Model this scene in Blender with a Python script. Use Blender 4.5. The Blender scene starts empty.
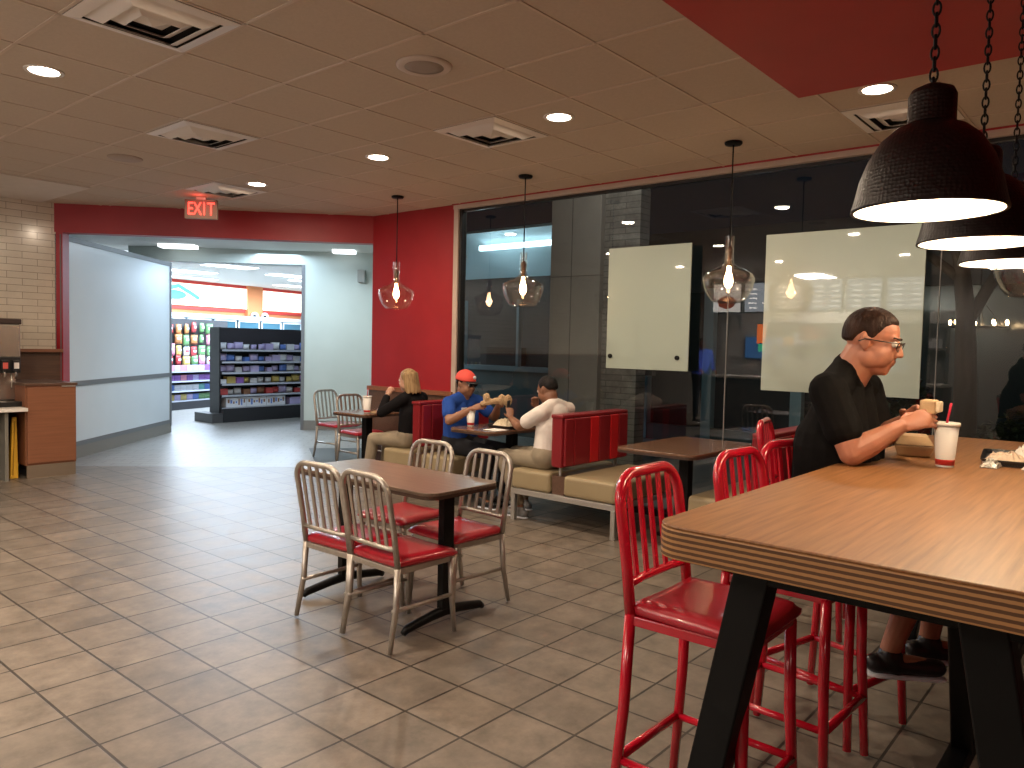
import bpy, bmesh, math, random
from mathutils import Vector as V, Matrix, Quaternion
sc = bpy.context.scene
COL = sc.collection
random.seed(7)
PI = math.pi

# ------------------------------------------------------------------ camera
F_PX, YAW, PIT, ROLL = 769.34, 0.86906, 0.050328, -0.022658
CAMZ = 1.46
cam_d = bpy.data.cameras.new('camera'); cam = bpy.data.objects.new('camera', cam_d); COL.objects.link(cam)
cam_d.sensor_width = 36; cam_d.lens = F_PX / 1024 * 36; cam_d.clip_end = 200; cam_d.clip_start = .02
s_, c_ = math.sin(YAW), math.cos(YAW); sp_, cp_ = math.sin(PIT), math.cos(PIT); sr_, cr_ = math.sin(ROLL), math.cos(ROLL)
fw = V((s_*cp_, c_*cp_, -sp_)); up0 = V((s_*sp_, c_*sp_, cp_)); rt0 = V((c_, -s_, 0))
rt = rt0*cr_ - up0*sr_; up = rt0*sr_ + up0*cr_
cam.matrix_world = Matrix(((rt.x, up.x, -fw.x, 0), (rt.y, up.y, -fw.y, 0), (rt.z, up.z, -fw.z, CAMZ), (0, 0, 0, 1)))
sc.camera = cam
# ------------------------------------------------------------------ world, exposure
sc.view_settings.view_transform = 'Standard'; sc.view_settings.look = 'None'
sc.view_settings.gamma = 1; sc.view_settings.use_curve_mapping = False
sc.view_settings.exposure = 0.0
w = bpy.data.worlds.new('night'); sc.world = w; w.use_nodes = True
w.node_tree.nodes['Background'].inputs[0].default_value = (.02, .025, .035, 1)
w.node_tree.nodes['Background'].inputs[1].default_value = .25
ROOM_SPOT = 29; POOL = 1.0
WARM = (1, .80, .60); COOL = (.66, .82, 1)
LN = [0]
def light(kind, loc, power, color=WARM, size=.12, rot=(0, 0, 0), size_y=None, spot=None, blend=.6):
    LN[0] += 1
    d = bpy.data.lights.new('lamp_%d' % LN[0], kind); d.energy = power; d.color = color
    if kind == 'AREA':
        d.size = size
        if size_y: d.shape = 'RECTANGLE'; d.size_y = size_y
        else: d.shape = 'DISK'
    else: d.shadow_soft_size = size
    if kind == 'SPOT': d.spot_size = math.radians(spot or 120); d.spot_blend = blend
    o = bpy.data.objects.new('lamp', d); o.location = loc; o.rotation_euler = rot; COL.objects.link(o)
    return o
# general bounce of the dining room comes from the downlights; positions:
DOWN = [(1.64, 4.88), (4.05, 4.88), (4.07, 6.68), (4.03, 3.06), (4.65, 1.30), (1.64, 3.0), (1.64, 6.68), (-.8, 4.88), (-.8, 3.0), (-.8, 6.68)]
for x, y in DOWN: light('AREA', (x, y, 2.925), ROOM_SPOT*(.55 if y < 2 else 1.05), WARM, .13)
FILL_PANELS = [(-2.4, 2.0), (-2.6, -1.6)]   # added unseen fill panels behind the camera, lifting the room light
for x, y in FILL_PANELS: light('AREA', (x, y, 2.88), 85 if y > 0 else 40, (1, .84, .68), 1.1, size_y=.5)
# store and corridor fluorescents
for x, y, p in [(8.2, 14.2, 270), (10.6, 15.4, 300), (8.6, 17.4, 310), (12.2, 17.6, 330), (11.5, 13.6, 190)]: light('AREA', (x, y, 2.86), p, COOL, 1.2, size_y=1.2)
light('AREA', (6.4, 10.6, 2.84), 50, (.66, .83, 1), 1.8, size_y=1.2)
light('AREA', (6.9, 9.5, 2.6), 24, (.8, .93, 1), .6, size_y=.3)

# ------------------------------------------------------------------ materials
MAT = {}
def mat(name, col=(.5, .5, .5), rough=.5, metal=0, emit=None, es=0, coat=0, spec=None, alpha=None):
    if name in MAT: return MAT[name]
    m = bpy.data.materials.new(name); m.use_nodes = True
    b = m.node_tree.nodes['Principled BSDF']
    b.inputs['Base Color'].default_value = (*col, 1); b.inputs['Roughness'].default_value = rough; b.inputs['Metallic'].default_value = metal
    b.inputs['Coat Weight'].default_value = coat
    if spec is not None: b.inputs['Specular IOR Level'].default_value = spec
    if emit: b.inputs['Emission Color'].default_value = (*emit, 1); b.inputs['Emission Strength'].default_value = es
    MAT[name] = m; return m
def nd(m, t, **k):
    n = m.node_tree.nodes.new(t)
    for a, v in k.items(): setattr(n, a, v)
    return n
def lk(m, a, b): m.node_tree.links.new(a, b)
def bsdf(m): return m.node_tree.nodes['Principled BSDF']
def noisy(m, c1, c2, scale=5, detail=6, stretch=(1, 1, 1), bump=0, bscale=None, rough=None):
    tc = nd(m, 'ShaderNodeTexCoord'); mp = nd(m, 'ShaderNodeMapping'); mp.inputs['Scale'].default_value = stretch
    no = nd(m, 'ShaderNodeTexNoise'); no.inputs['Scale'].default_value = scale; no.inputs['Detail'].default_value = detail
    cr = nd(m, 'ShaderNodeValToRGB'); cr.color_ramp.elements[0].position = .3; cr.color_ramp.elements[1].position = .7
    cr.color_ramp.elements[0].color = (*c1, 1); cr.color_ramp.elements[1].color = (*c2, 1)
    lk(m, tc.outputs['Object'], mp.inputs[0]); lk(m, mp.outputs[0], no.inputs['Vector']); lk(m, no.outputs[0], cr.inputs[0]); lk(m, cr.outputs[0], bsdf(m).inputs['Base Color'])
    if bump:
        n2 = nd(m, 'ShaderNodeTexNoise'); n2.inputs['Scale'].default_value = bscale or scale*4; n2.inputs['Detail'].default_value = 3
        lk(m, mp.outputs[0], n2.inputs['Vector'])
        bp = nd(m, 'ShaderNodeBump'); bp.inputs['Strength'].default_value = bump; bp.inputs['Distance'].default_value = .01
        lk(m, n2.outputs[0], bp.inputs['Height']); lk(m, bp.outputs[0], bsdf(m).inputs['Normal'])
    return m
def grid_tile(name, c1, c2, grout, pitch, origin, rough=.3, rot=0, mortar=.012, pitch_y=None, bump=.3, offset=0, plane='XY', ramp=None):
    m = mat(name, c1, rough)
    tc = nd(m, 'ShaderNodeTexCoord'); mp = nd(m, 'ShaderNodeMapping'); mp.vector_type = 'POINT'
    src = tc.outputs['Object']
    if plane == 'XZ':
        sx = nd(m, 'ShaderNodeSeparateXYZ'); cx = nd(m, 'ShaderNodeCombineXYZ')
        lk(m, src, sx.inputs[0]); lk(m, sx.outputs['X'], cx.inputs['X']); lk(m, sx.outputs['Z'], cx.inputs['Y']); src = cx.outputs[0]
    if plane == 'YZ':
        sx = nd(m, 'ShaderNodeSeparateXYZ'); cx = nd(m, 'ShaderNodeCombineXYZ')
        lk(m, src, sx.inputs[0]); lk(m, sx.outputs['Y'], cx.inputs['X']); lk(m, sx.outputs['Z'], cx.inputs['Y']); src = cx.outputs[0]
    mp.inputs['Location'].default_value = (-origin[0], -origin[1], 0)
    lk(m, src, mp.inputs[0]); v = mp.outputs[0]
    if rot:
        m2 = nd(m, 'ShaderNodeMapping'); m2.inputs['Rotation'].default_value = (0, 0, rot); lk(m, v, m2.inputs[0]); v = m2.outputs[0]
    br = nd(m, 'ShaderNodeTexBrick'); br.offset = offset; br.squash = 1
    br.inputs['Scale'].default_value = 1; br.inputs['Mortar Size'].default_value = mortar/2; br.inputs['Mortar Smooth'].default_value = .2
    br.inputs['Bias'].default_value = 0; br.inputs['Brick Width'].default_value = pitch; br.inputs['Row Height'].default_value = pitch_y or pitch
    br.inputs['Color1'].default_value = (*c1, 1); br.inputs['Color2'].default_value = (*c2, 1); br.inputs['Mortar'].default_value = (*grout, 1)
    lk(m, v, br.inputs['Vector'])
    no = nd(m, 'ShaderNodeTexNoise'); no.inputs['Scale'].default_value = 6; no.inputs['Detail'].default_value = 9; no.inputs['Roughness'].default_value = .72
    lk(m, tc.outputs['Object'], no.inputs['Vector'])
    mx = nd(m, 'ShaderNodeMix'); mx.data_type = 'RGBA'; mx.blend_type = 'MULTIPLY'; mx.inputs[0].default_value = 1
    cr = nd(m, 'ShaderNodeValToRGB'); lo, hi = ramp or (.55, 1.32)
    cr.color_ramp.elements[0].position = .3; cr.color_ramp.elements[1].position = .7
    cr.color_ramp.elements[0].color = (lo, lo, lo, 1); cr.color_ramp.elements[1].color = (hi, hi, hi, 1)
    lk(m, no.outputs[0], cr.inputs[0]); lk(m, br.outputs['Color'], mx.inputs[6]); lk(m, cr.outputs[0], mx.inputs[7]); lk(m, mx.outputs[2], bsdf(m).inputs['Base Color'])
    if bump:
        bp = nd(m, 'ShaderNodeBump'); bp.invert = True; bp.inputs['Strength'].default_value = bump; bp.inputs['Distance'].default_value = .004
        lk(m, br.outputs['Fac'], bp.inputs['Height']); lk(m, bp.outputs[0], bsdf(m).inputs['Normal'])
        rr = nd(m, 'ShaderNodeMapRange'); rr.inputs['To Min'].default_value = rough - .06; rr.inputs['To Max'].default_value = rough + .16
        lk(m, no.outputs[0], rr.inputs['Value']); lk(m, rr.outputs[0], bsdf(m).inputs['Roughness'])
    return m
def wood(name, c1, c2, axis='X', scale=6, rough=.35, coat=.2):
    m = mat(name, c1, rough, coat=coat)
    st = {'X': (.6, 14, 14), 'Y': (14, .6, 14), 'Z': (14, 14, .6)}[axis]
    noisy(m, c1, c2, scale, 8, st); return m
def glassy(name, tint=(1, 1, 1), ior=1.5, rough=0, boost=1.0):
    m = bpy.data.materials.new(name); m.use_nodes = True; m.node_tree.nodes.clear()
    out = nd(m, 'ShaderNodeOutputMaterial'); mx = nd(m, 'ShaderNodeMixShader'); tr = nd(m, 'ShaderNodeBsdfTransparent'); gl = nd(m, 'ShaderNodeBsdfGlossy'); fr = nd(m, 'ShaderNodeFresnel')
    tr.inputs[0].default_value = (*tint, 1); gl.inputs['Roughness'].default_value = rough; fr.inputs[0].default_value = ior
    ge = nd(m, 'ShaderNodeNewGeometry'); mu = nd(m, 'ShaderNodeMath', operation='MULTIPLY'); iv = nd(m, 'ShaderNodeMath', operation='SUBTRACT'); iv.inputs[0].default_value = 1
    lk(m, ge.outputs['Backfacing'], iv.inputs[1]); lk(m, fr.outputs[0], mu.inputs[0]); lk(m, iv.outputs[0], mu.inputs[1])   # reflect at the front face of each pane only
    lk(m, mu.outputs[0], mx.inputs[0]); lk(m, tr.outputs[0], mx.inputs[1]); lk(m, gl.outputs[0], mx.inputs[2]); lk(m, mx.outputs[0], out.inputs[0])
    MAT[name] = m; return m

M_FLOOR = grid_tile('dining_tile', (.205, .168, .132), (.158, .130, .102), (.040, .030, .023), .304, (.808, 3.444), .36, mortar=.012)
M_FLOOR2 = grid_tile('corridor_tile', (.30, .285, .27), (.27, .26, .245), (.15, .14, .13), .304, (0, 0), .35, rot=PI/4, mortar=.010, pitch_y=.15, offset=.5, ramp=(.9, 1.05))
M_STRIP = mat('dark_strip_tile', (.045, .048, .055), .4)
M_CEIL = noisy(mat('ceiling_tile', rough=.9), (.54, .445, .35), (.58, .48, .38), 60, 4)
M_TEE = mat('ceiling_tee', (.62, .50, .40), .5)
M_RED = noisy(mat('red_paint', rough=.45), (.32, .012, .018), (.36, .015, .022), 3, 3)
M_REDC = noisy(mat('red_ceiling_paint', rough=.6), (.40, .015, .015), (.44, .018, .018), 3, 3)
M_WHITEP = noisy(mat('white_panel', rough=.3), (.64, .71, .76), (.68, .75, .80), 1.5, 3)
M_GREY = noisy(mat('pale_green_paint', rough=.5), (.50, .56, .52), (.54, .60, .56), 2, 3)
M_GREYTRIM = mat('grey_trim', (.16, .17, .18), .4)
M_BASEGREY = mat('grey_base', (.22, .21, .19), .5)
M_PLASTER = mat('plaster', (.62, .62, .58), .8)
M_GYP = noisy(mat('pale_gypsum', rough=.8), (.66, .58, .50), (.70, .62, .54), 8, 3)
M_TILEW = grid_tile('subway_tile', (.66, .60, .50), (.62, .56, .46), (.30, .26, .20), .30, (0, 0), .12, mortar=.006, pitch_y=.074, offset=.5, plane='XZ', ramp=(.92, 1.05))
M_DARKW = wood('dark_wood', (.085, .045, .03), (.13, .07, .045), 'X', 5)
M_CABW = wood('cabinet_wood', (.22, .085, .040), (.28, .11, .055), 'X', 4, .45)
M_TABW = wood('table_wood', (.115, .080, .058), (.20, .14, .10), 'Y', 5, .30, .15)
M_TABX = wood('booth_table_wood', (.14, .075, .045), (.22, .12, .075), 'X', 5, .22, .4)
M_BAR = wood('bar_laminate', (.17, .066, .019), (.31, .14, .047), 'X', 5, .42, 0)
M_PLY = mat('plywood_edge', (.5, .25, .1), .5)
def ply():
    m = M_PLY; tc = nd(m, 'ShaderNodeTexCoord'); wv = nd(m, 'ShaderNodeTexWave'); wv.bands_direction = 'Z'; wv.inputs['Scale'].default_value = 22; wv.inputs['Distortion'].default_value = .35; wv.inputs['Detail Scale'].default_value = 3
    cr = nd(m, 'ShaderNodeValToRGB'); cr.color_ramp.elements[0].position = .42; cr.color_ramp.elements[1].position = .62
    cr.color_ramp.elements[0].color = (.10, .042, .015, 1); cr.color_ramp.elements[1].color = (.42, .22, .08, 1)
    lk(m, tc.outputs['Object'], wv.inputs['Vector']); lk(m, wv.outputs['Color'], cr.inputs[0]); lk(m, cr.outputs[0], bsdf(m).inputs['Base Color'])
ply()
M_EDGE = mat('table_edge', (.055, .03, .02), .4)
M_BLACK = mat('black_metal', (.005, .005, .005), .45, .1)
M_BLKP = mat('black_plastic', (.012, .012, .013), .35)
M_CHAIR = noisy(mat('brushed_taupe_metal', rough=.36, metal=.75), (.42, .385, .34), (.50, .46, .41), 30, 3)
M_REDM = mat('red_enamel', (.50, .006, .022), .22, 0, coat=.6)
M_REDV = noisy(mat('red_vinyl', rough=.28, coat=.2), (.38, .010, .022), (.44, .014, .030), 4, 3)
M_REDV2 = noisy(mat('deep_red_vinyl', rough=.32), (.20, .010, .014), (.23, .012, .018), 5, 3)
M_REDV3 = mat('bright_red_vinyl', (.50, .012, .016), .32)
M_TAN = noisy(mat('tan_vinyl', rough=.4), (.30, .235, .135), (.34, .27, .16), 4, 4, bump=.1)
M_SILV = mat('silver_metal', (.55, .54, .52), .35, .8)
M_STEEL = mat('steel', (.55, .50, .44), .25, .9)
M_WHITE = mat('white_paper', (.78, .75, .70), .6)
M_CREAM = mat('cream_food', (.70, .60, .42), .7)
M_KRAFT = noisy(mat('kraft_paper', rough=.8), (.42, .28, .15), (.52, .36, .20), 12, 4, bump=.4)
M_FOIL = noisy(mat('foil', rough=.3, metal=.9), (.5, .48, .45), (.75, .72, .66), 40, 4, bump=.8)
M_CUPRED = mat('cup_red', (.62, .03, .03), .4)
M_STRAW = mat('straw_red', (.50, .01, .04), .35)
M_DUCT = mat('diffuser_white', (.78, .72, .66), .4)
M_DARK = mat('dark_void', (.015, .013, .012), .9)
M_FROST = mat('frosted_glass', (.36, .43, .37), .35, coat=.9)
bsdf(M_FROST).inputs['Coat Roughness'].default_value = .02
M_GLASS = glassy('window_glass', (.86, .90, .89), 1.8)
def shade_glass():
    m = bpy.data.materials.new('shade_glass'); m.use_nodes = True; m.node_tree.nodes.clear()
    out = nd(m, 'ShaderNodeOutputMaterial'); mx = nd(m, 'ShaderNodeMixShader'); tr = nd(m, 'ShaderNodeBsdfTransparent'); gl = nd(m, 'ShaderNodeBsdfGlossy'); lw = nd(m, 'ShaderNodeLayerWeight'); mr = nd(m, 'ShaderNodeMath', operation='POWER'); ma = nd(m, 'ShaderNodeMath', operation='MULTIPLY_ADD')
    tr.inputs[0].default_value = (.985, .965, .94, 1); gl.inputs['Roughness'].default_value = .07; gl.inputs['Color'].default_value = (1, .97, .93, 1); lw.inputs[0].default_value = .5; mr.inputs[1].default_value = 2.5; ma.inputs[1].default_value = .55; ma.inputs[2].default_value = .045
    lk(m, lw.outputs['Facing'], mr.inputs[0]); lk(m, mr.outputs[0], ma.inputs[0]); lk(m, ma.outputs[0], mx.inputs[0]); lk(m, tr.outputs[0], mx.inputs[1]); lk(m, gl.outputs[0], mx.inputs[2]); lk(m, mx.outputs[0], out.inputs[0]); return m
M_SHADE = shade_glass()
M_BULB = mat('bulb_glow', (1, .7, .4), .5, emit=(1, .62, .32), es=45)
M_BULB2 = mat('lamp_glow', (1, .8, .6), .5, emit=(1, .86, .66), es=40)
M_DOWN = mat('downlight_glow', (1, .9, .8), .5, emit=(1, .88, .70), es=18)
M_FLUOR = mat('fluorescent_glow', (1, 1, 1), .5, emit=(.88, .95, 1), es=2.4)
M_ENAMEL = mat('white_enamel', (.85, .80, .72), .5)
M_ORANGE = mat('orange_paint', (.80, .30, .12), .6)
M_STORERED = mat('store_red_stripe', (.62, .06, .05), .5)
M_SIGNB = mat('lit_band', (1, .95, .85), .5, emit=(1, .93, .80), es=1.15)
M_TEALG = mat('teal_glow', (.1, .6, .6), .5, emit=(.15, .75, .75), es=.8)
M_BLKF = mat('gondola_black', (.018, .018, .022), .5)
M_SKIN = noisy(mat('skin_fair', rough=.5), (.38, .15, .088), (.44, .185, .112), 10, 4)
M_SKIN2 = mat('skin_tan', (.27, .125, .07), .5)
M_SKIN3 = mat('skin_brown', (.22, .10, .055), .5)
M_SKIN4 = mat('skin_light', (.50, .27, .18), .5)
for m_ in (M_SKIN, M_SKIN2, M_SKIN3, M_SKIN4):
    bsdf(m_).inputs['Subsurface Weight'].default_value = .08; bsdf(m_).inputs['Subsurface Radius'].default_value = (.02, .008, .004)
def cloth(name, c):
    m = mat(name, c, .85, spec=.2); noisy(m, tuple(x*.85 for x in c), tuple(min(1, x*1.12) for x in c), 7, 5, bump=.35, bscale=14); return m
M_TBLK = cloth('black_shirt', (.008, .0075, .0075)); M_BLUE = cloth('blue_shirt', (.018, .065, .30)); M_WSH = cloth('white_shirt', (.74, .68, .63))
M_SWTR = cloth('black_sweater', (.012, .011, .012)); M_KHAKI = cloth('khaki_trousers', (.30, .25, .18)); M_BLKT = cloth('dark_trousers', (.02, .02, .024))
M_HAIRD = noisy(mat('dark_brown_hair', rough=.6), (.018, .009, .006), (.04, .02, .013), 25, 6, (1, 1, .3), bump=.8, bscale=60)
M_HAIRK = noisy(mat('black_hair', rough=.5), (.006, .005, .005), (.014, .011, .01), 25, 6, bump=.8, bscale=60)
M_HAIRB = noisy(mat('blonde_hair', rough=.55), (.20, .12, .055), (.42, .28, .14), 28, 6, (2, 2, .25), bump=.8, bscale=50)
for m_ in (M_HAIRD, M_HAIRK, M_HAIRB): bsdf(m_).inputs['Specular IOR Level'].default_value = .15
bsdf(M_BLACK).inputs['Specular IOR Level'].default_value = .2; bsdf(M_TBLK).inputs['Specular IOR Level'].default_value = .05; bsdf(M_SWTR).inputs['Specular IOR Level'].default_value = .05
M_EYE = mat('eye_white', (.6, .55, .5), .3); M_LENS = glassy('lens_glass', (.95, .95, .95), 1.4)

# ------------------------------------------------------------------ mesh helpers
class MB:
    def __init__(s): s.v = []; s.f = []; s.sm = []; s.mi = []
    def add(s, vs, fs, smooth=False, mi=0):
        n = len(s.v); s.v += [tuple(v) for v in vs]; s.f += [tuple(i+n for i in f) for f in fs]; s.sm += [smooth]*len(fs); s.mi += [mi]*len(fs); return s
    def box(s, x0, x1, y0, y1, z0, z1, mi=0, M=None):
        vs = [V((x, y, z)) for x in (x0, x1) for y in (y0, y1) for z in (z0, z1)]
        if M: vs = [M @ v for v in vs]
        return s.add(vs, [(0, 1, 3, 2), (4, 6, 7, 5), (0, 4, 5, 1), (2, 3, 7, 6), (0, 2, 6, 4), (1, 5, 7, 3)], mi=mi)
    def bar(s, p, q, wd, hg, upv=(0, 0, 1), mi=0):
        p, q = V(p), V(q); d = (q-p).normalized(); u = V(upv); l = d.cross(u)
        if l.length < 1e-4: l = d.cross(V((1, 0, 0)))
        l.normalize(); u = l.cross(d)
        vs = [e + l*a*wd/2 + u*b*hg/2 for e in (p, q) for a, b in ((-1, -1), (1, -1), (1, 1), (-1, 1))]
        return s.add(vs, [(0, 1, 2, 3), (4, 7, 6, 5), (0, 4, 5, 1), (1, 5, 6, 2), (2, 6, 7, 3), (3, 7, 4, 0)], mi=mi)
    def tube(s, pts, r, n=10, flat=None, closed=False, mi=0):
        pts = [V(p) for p in pts]; N = len(pts); rs = r if isinstance(r, (list, tuple)) else [r]*N
        ref = None; vs = []
        for i, p in enumerate(pts):
            a = pts[(i-1) % N] if (closed or i) else p; b = pts[(i+1) % N] if (closed or i < N-1) else p
            d = (b-a).normalized()
            if ref is None: ref = d.cross(V((0, 0, 1))) if abs(d.z) < .9 else d.cross(V((0, 1, 0)))
            if flat: ref = V(flat)
            l = ref - d*ref.dot(d); l.normalize(); ref = l; u = d.cross(l)
            fl = 1
            for k in range(n):
                t = 2*PI*k/n; vs.append(p + l*math.cos(t)*rs[i]*(s.fs if flat else 1) + u*math.sin(t)*rs[i])
        fs = []
        for i in range(N if closed else N-1):
            j = (i+1) % N
            for k in range(n): fs.append((i*n+k, i*n+(k+1) % n, j*n+(k+1) % n, j*n+k))
        if not closed: fs += [tuple(range(n))[::-1], tuple((N-1)*n+k for k in range(n))]
        return s.add(vs, fs, True, mi)
    fs = .6
    def lathe(s, prof, n=32, c=(0, 0, 0), smooth=True, mi=0, cap=True):
        c = V(c); vs = []; fs = []
        for r, z in prof:
            for k in range(n): t = 2*PI*k/n; vs.append(c + V((r*math.cos(t), r*math.sin(t), z)))
        for i in range(len(prof)-1):
            for k in range(n): fs.append((i*n+k, i*n+(k+1) % n, (i+1)*n+(k+1) % n, (i+1)*n+k))
        if cap:
            fs += [tuple(range(n))[::-1], tuple((len(prof)-1)*n+k for k in range(n))]
        return s.add(vs, fs, smooth, mi)
    def cyl(s, p, q, r, n=16, r2=None, mi=0): return s.tube([p, q], [r, r2 if r2 is not None else r], n, mi=mi)
    def prism(s, poly, z0, z1, mi=0):
        n = len(poly); vs = [(x, y, z0) for x, y in poly] + [(x, y, z1) for x, y in poly]
        return s.add(vs, [tuple(range(n))[::-1], tuple(range(n, 2*n))] + [(i, (i+1) % n, n+(i+1) % n, n+i) for i in range(n)], mi=mi)
    def ell(s, c, r, n=16, m=10, R=None, mi=0):
        c = V(c); r = (r, r, r) if not hasattr(r, '__len__') else r; vs = []; fs = []
        for i in range(m+1):
            ph = PI*i/m
            for k in range(n):
                t = 2*PI*k/n; p = V((r[0]*math.sin(ph)*math.cos(t), r[1]*math.sin(ph)*math.sin(t), r[2]*math.cos(ph)))
                vs.append(c + (R @ p if R else p))
        for i in range(m):
            for k in range(n): fs.append((i*n+k, (i+1)*n+k, (i+1)*n+(k+1) % n, i*n+(k+1) % n))
        return s.add(vs, fs, True, mi)
    def cap(s, p, q, r0, r1=None, n=14, flat=None):
        # tapered capsule; flat=(direction, factor) squeezes the section
        p, q = V(p), V(q); r1 = r0 if r1 is None else r1; d = q-p; L = d.length; d = d.normalized() if L > 1e-6 else V((0, 0, 1))
        l = d.cross(V((.13, .77, .31))).normalized(); u = d.cross(l); vs = []; fs = []
        rings = [(-r0*math.cos(a), r0*math.sin(a)) for a in (0.05, .4, .8, 1.2, PI/2)] + [(L + r1*math.sin(a), r1*math.cos(a)) for a in (0, .4, .8, 1.2, 1.52)]
        for t, r in rings:
            for k in range(n):
                a = 2*PI*k/n; o = l*math.cos(a)*r + u*math.sin(a)*r
                if flat: fd = V(flat[0]).normalized(); o = o + fd*o.dot(fd)*(flat[1]-1)
                vs.append(p + d*t + o)
        R = len(rings)
        for i in range(R-1):
            for k in range(n): fs.append((i*n+k, i*n+(k+1) % n, (i+1)*n+(k+1) % n, (i+1)*n+k))
        fs += [tuple(range(n))[::-1], tuple((R-1)*n+k for k in range(n))]
        return s.add(vs, fs, True)
    def mesh(s, name, mats, fix=True):
        me = bpy.data.meshes.new(name); me.from_pydata(s.v, [], s.f)
        for m in (mats if isinstance(mats, (list, tuple)) else [mats]): me.materials.append(m)
        me.polygons.foreach_set('use_smooth', s.sm); me.polygons.foreach_set('material_index', s.mi)
        if fix:
            bm = bmesh.new(); bm.from_mesh(me); bmesh.ops.remove_doubles(bm, verts=bm.verts, dist=1e-6); bmesh.ops.recalc_face_normals(bm, faces=bm.faces); bm.to_mesh(me); bm.free()
        me.update(); return me
    def build(s, name, mats, parent=None, bevel=0, seg=2):
        o = bpy.data.objects.new(name, s.mesh(name, mats)); COL.objects.link(o)
        if parent: o.parent = parent
        if bevel:
            b = o.modifiers.new('bevel', 'BEVEL'); b.width = bevel; b.segments = seg; b.limit_method = 'ANGLE'; b.angle_limit = .7
        return o
def organic(mb, name, m, voxel, parent=None, smooth=3, disp=0):
    tmp = bpy.data.objects.new('tmp', mb.mesh('tmp', m)); COL.objects.link(tmp)
    r = tmp.modifiers.new('r', 'REMESH'); r.mode = 'VOXEL'; r.voxel_size = voxel; r.use_smooth_shade = True
    if smooth: sm = tmp.modifiers.new('s', 'SMOOTH'); sm.factor = .5; sm.iterations = smooth
    dg = bpy.context.evaluated_depsgraph_get(); dg.update()
    me = bpy.data.meshes.new_from_object(tmp.evaluated_get(dg)); me.name = name
    bpy.data.objects.remove(tmp)
    me.materials.clear(); me.materials.append(m)
    me.polygons.foreach_set('use_smooth', [True]*len(me.polygons))
    o = bpy.data.objects.new(name, me); COL.objects.link(o)
    if parent: o.parent = parent; o.location = -parent.location
    return o
def tag(o, label, cat, group=None, kind=None):
    if label: o['label'] = label
    if cat: o['category'] = cat
    if group: o['group'] = group
    if kind: o['kind'] = kind
    return o
def thing(name, label, cat, loc=(0, 0, 0), rz=0, group=None):
    o = bpy.data.objects.new(name, None); COL.objects.link(o); o.location = loc; o.rotation_euler = (0, 0, rz); o.empty_display_size = .1
    return tag(o, label, cat, group)
def struct(name, mb, m, bevel=0):
    o = mb.build(name, m, None, bevel); o['kind'] = 'structure'; return o
def dup(root, loc, rz, label=None, group=None):
    r = root.copy(); COL.objects.link(r); r.location = loc; r.rotation_euler = (0, 0, rz)
    if label: r['label'] = label
    if group: r['group'] = group
    for ch in list(root.children):
        c = ch.copy(); COL.objects.link(c); c.parent = r
        for g in ch.children:
            d = g.copy(); COL.objects.link(d); d.parent = c
    return r

# ------------------------------------------------------------------ setting
ZC = 2.94; XW = 5.90
HL = V((3.27, 9.67)); HR = V((5.90, 7.18)); hd = (HR-HL).normalized(); hn = V((hd.y, -hd.x)); hn = -hn if hn.x < 0 else hn   # hn points away from the camera
A0 = HL + hd*.13 + hn*.0; B0 = V((5.65, 11.66))
TR = [(3.27, 9.34), (5.5, 7.27)]
struct('floor', MB().prism([(-5, -5), (XW+.1, -5), (XW+.1, 7.0), (5.30, 7.43), (3.0, 9.60), (-5, 9.7)], -.05, 0), M_FLOOR)
f2 = struct('floor.001', MB().prism([(3.0, 9.60), (5.30, 7.43), (6.0, 7.0), (9.5, 7.0), (18, 14), (18, 22), (4, 22)], -.052, 0), M_FLOOR2)
st = MB(); a, b, c, d = V((5.40, 7.55)), V((6.17, 8.80)), V((6.75, 8.33)), V((5.95, 7.25))
struct('trim_4', MB().prism([a, b, c, d], 0, .003), M_STRIP)
# ceiling with its suspended grid
struct('ceiling', MB().prism([(-5, -5), (XW+.1, -5), (XW+.1, 7.2), (3.3, 9.75), (-5, 9.75)], ZC, ZC+.05), M_CEIL)
g = MB(); x = 1.985-.59*11; kx = 0
while x < XW:
    if x > -4.9:
        ye = 9.6 if x < 3.3 else 9.67 - (x-3.27)*.947
        g.box(x-.008, x+.008, -4.9, ye, ZC-.004, ZC+.002)
    x += .59
y = 3.37-.59*13
while y < 9.6:
    if y > -4.9:
        xe = XW if y < 7.2 else HL.x + (9.67-y)/.947
        g.box(-4.9, xe, y-.008, y+.008, ZC-.004, ZC+.002)
    y += .59
struct('trim_1', g, M_TEE)
struct('ceiling.001', MB().box(-4.5, 4.46, -4.5, 1.67, ZC-.03, ZC-.005), M_REDC)
struct('ceiling.002', MB().box(-4.5, 3.18, 8.24, 9.6, ZC-.015, ZC-.004), M_GYP)
# header over the opening, tile wall, red wall, window wall
def wallseg(p, q, z0, z1, th, side=1):
    p, q = V(p), V(q); n = V((-(q-p).y, (q-p).x)).normalized()*th*side
    return MB().prism([p, q, q+n, p+n], z0, z1)
nh = hn*.16
struct('wall_header', MB().prism([HL, HR, HR+nh, HL+nh], 2.62, ZC), M_RED)
struct('wall_far_left', MB().box(-5, 3.36, 9.62, 9.72, 1.30, ZC), M_TILEW)
struct('wall_far_left.001', MB().box(-5, 3.36, 9.58, 9.72, 0, 1.27), M_DARKW)
struct('trim_2', MB().box(-5, 3.37, 9.50, 9.72, 1.265, 1.30), M_CABW, .004)
struct('trim_3', MB().prism([HL+hd*.09, HL+hd*.16, HL+hd*.16+nh, HL+hd*.09+nh], 0, 2.62), M_RED)
struct('wall_red', MB().box(XW, XW+.14, 5.83, 7.18, .90, ZC), M_RED)
struct('wall_red.001', MB().box(XW-.02, XW+.14, 5.83, 7.20, 0, .90), M_DARKW)
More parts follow.
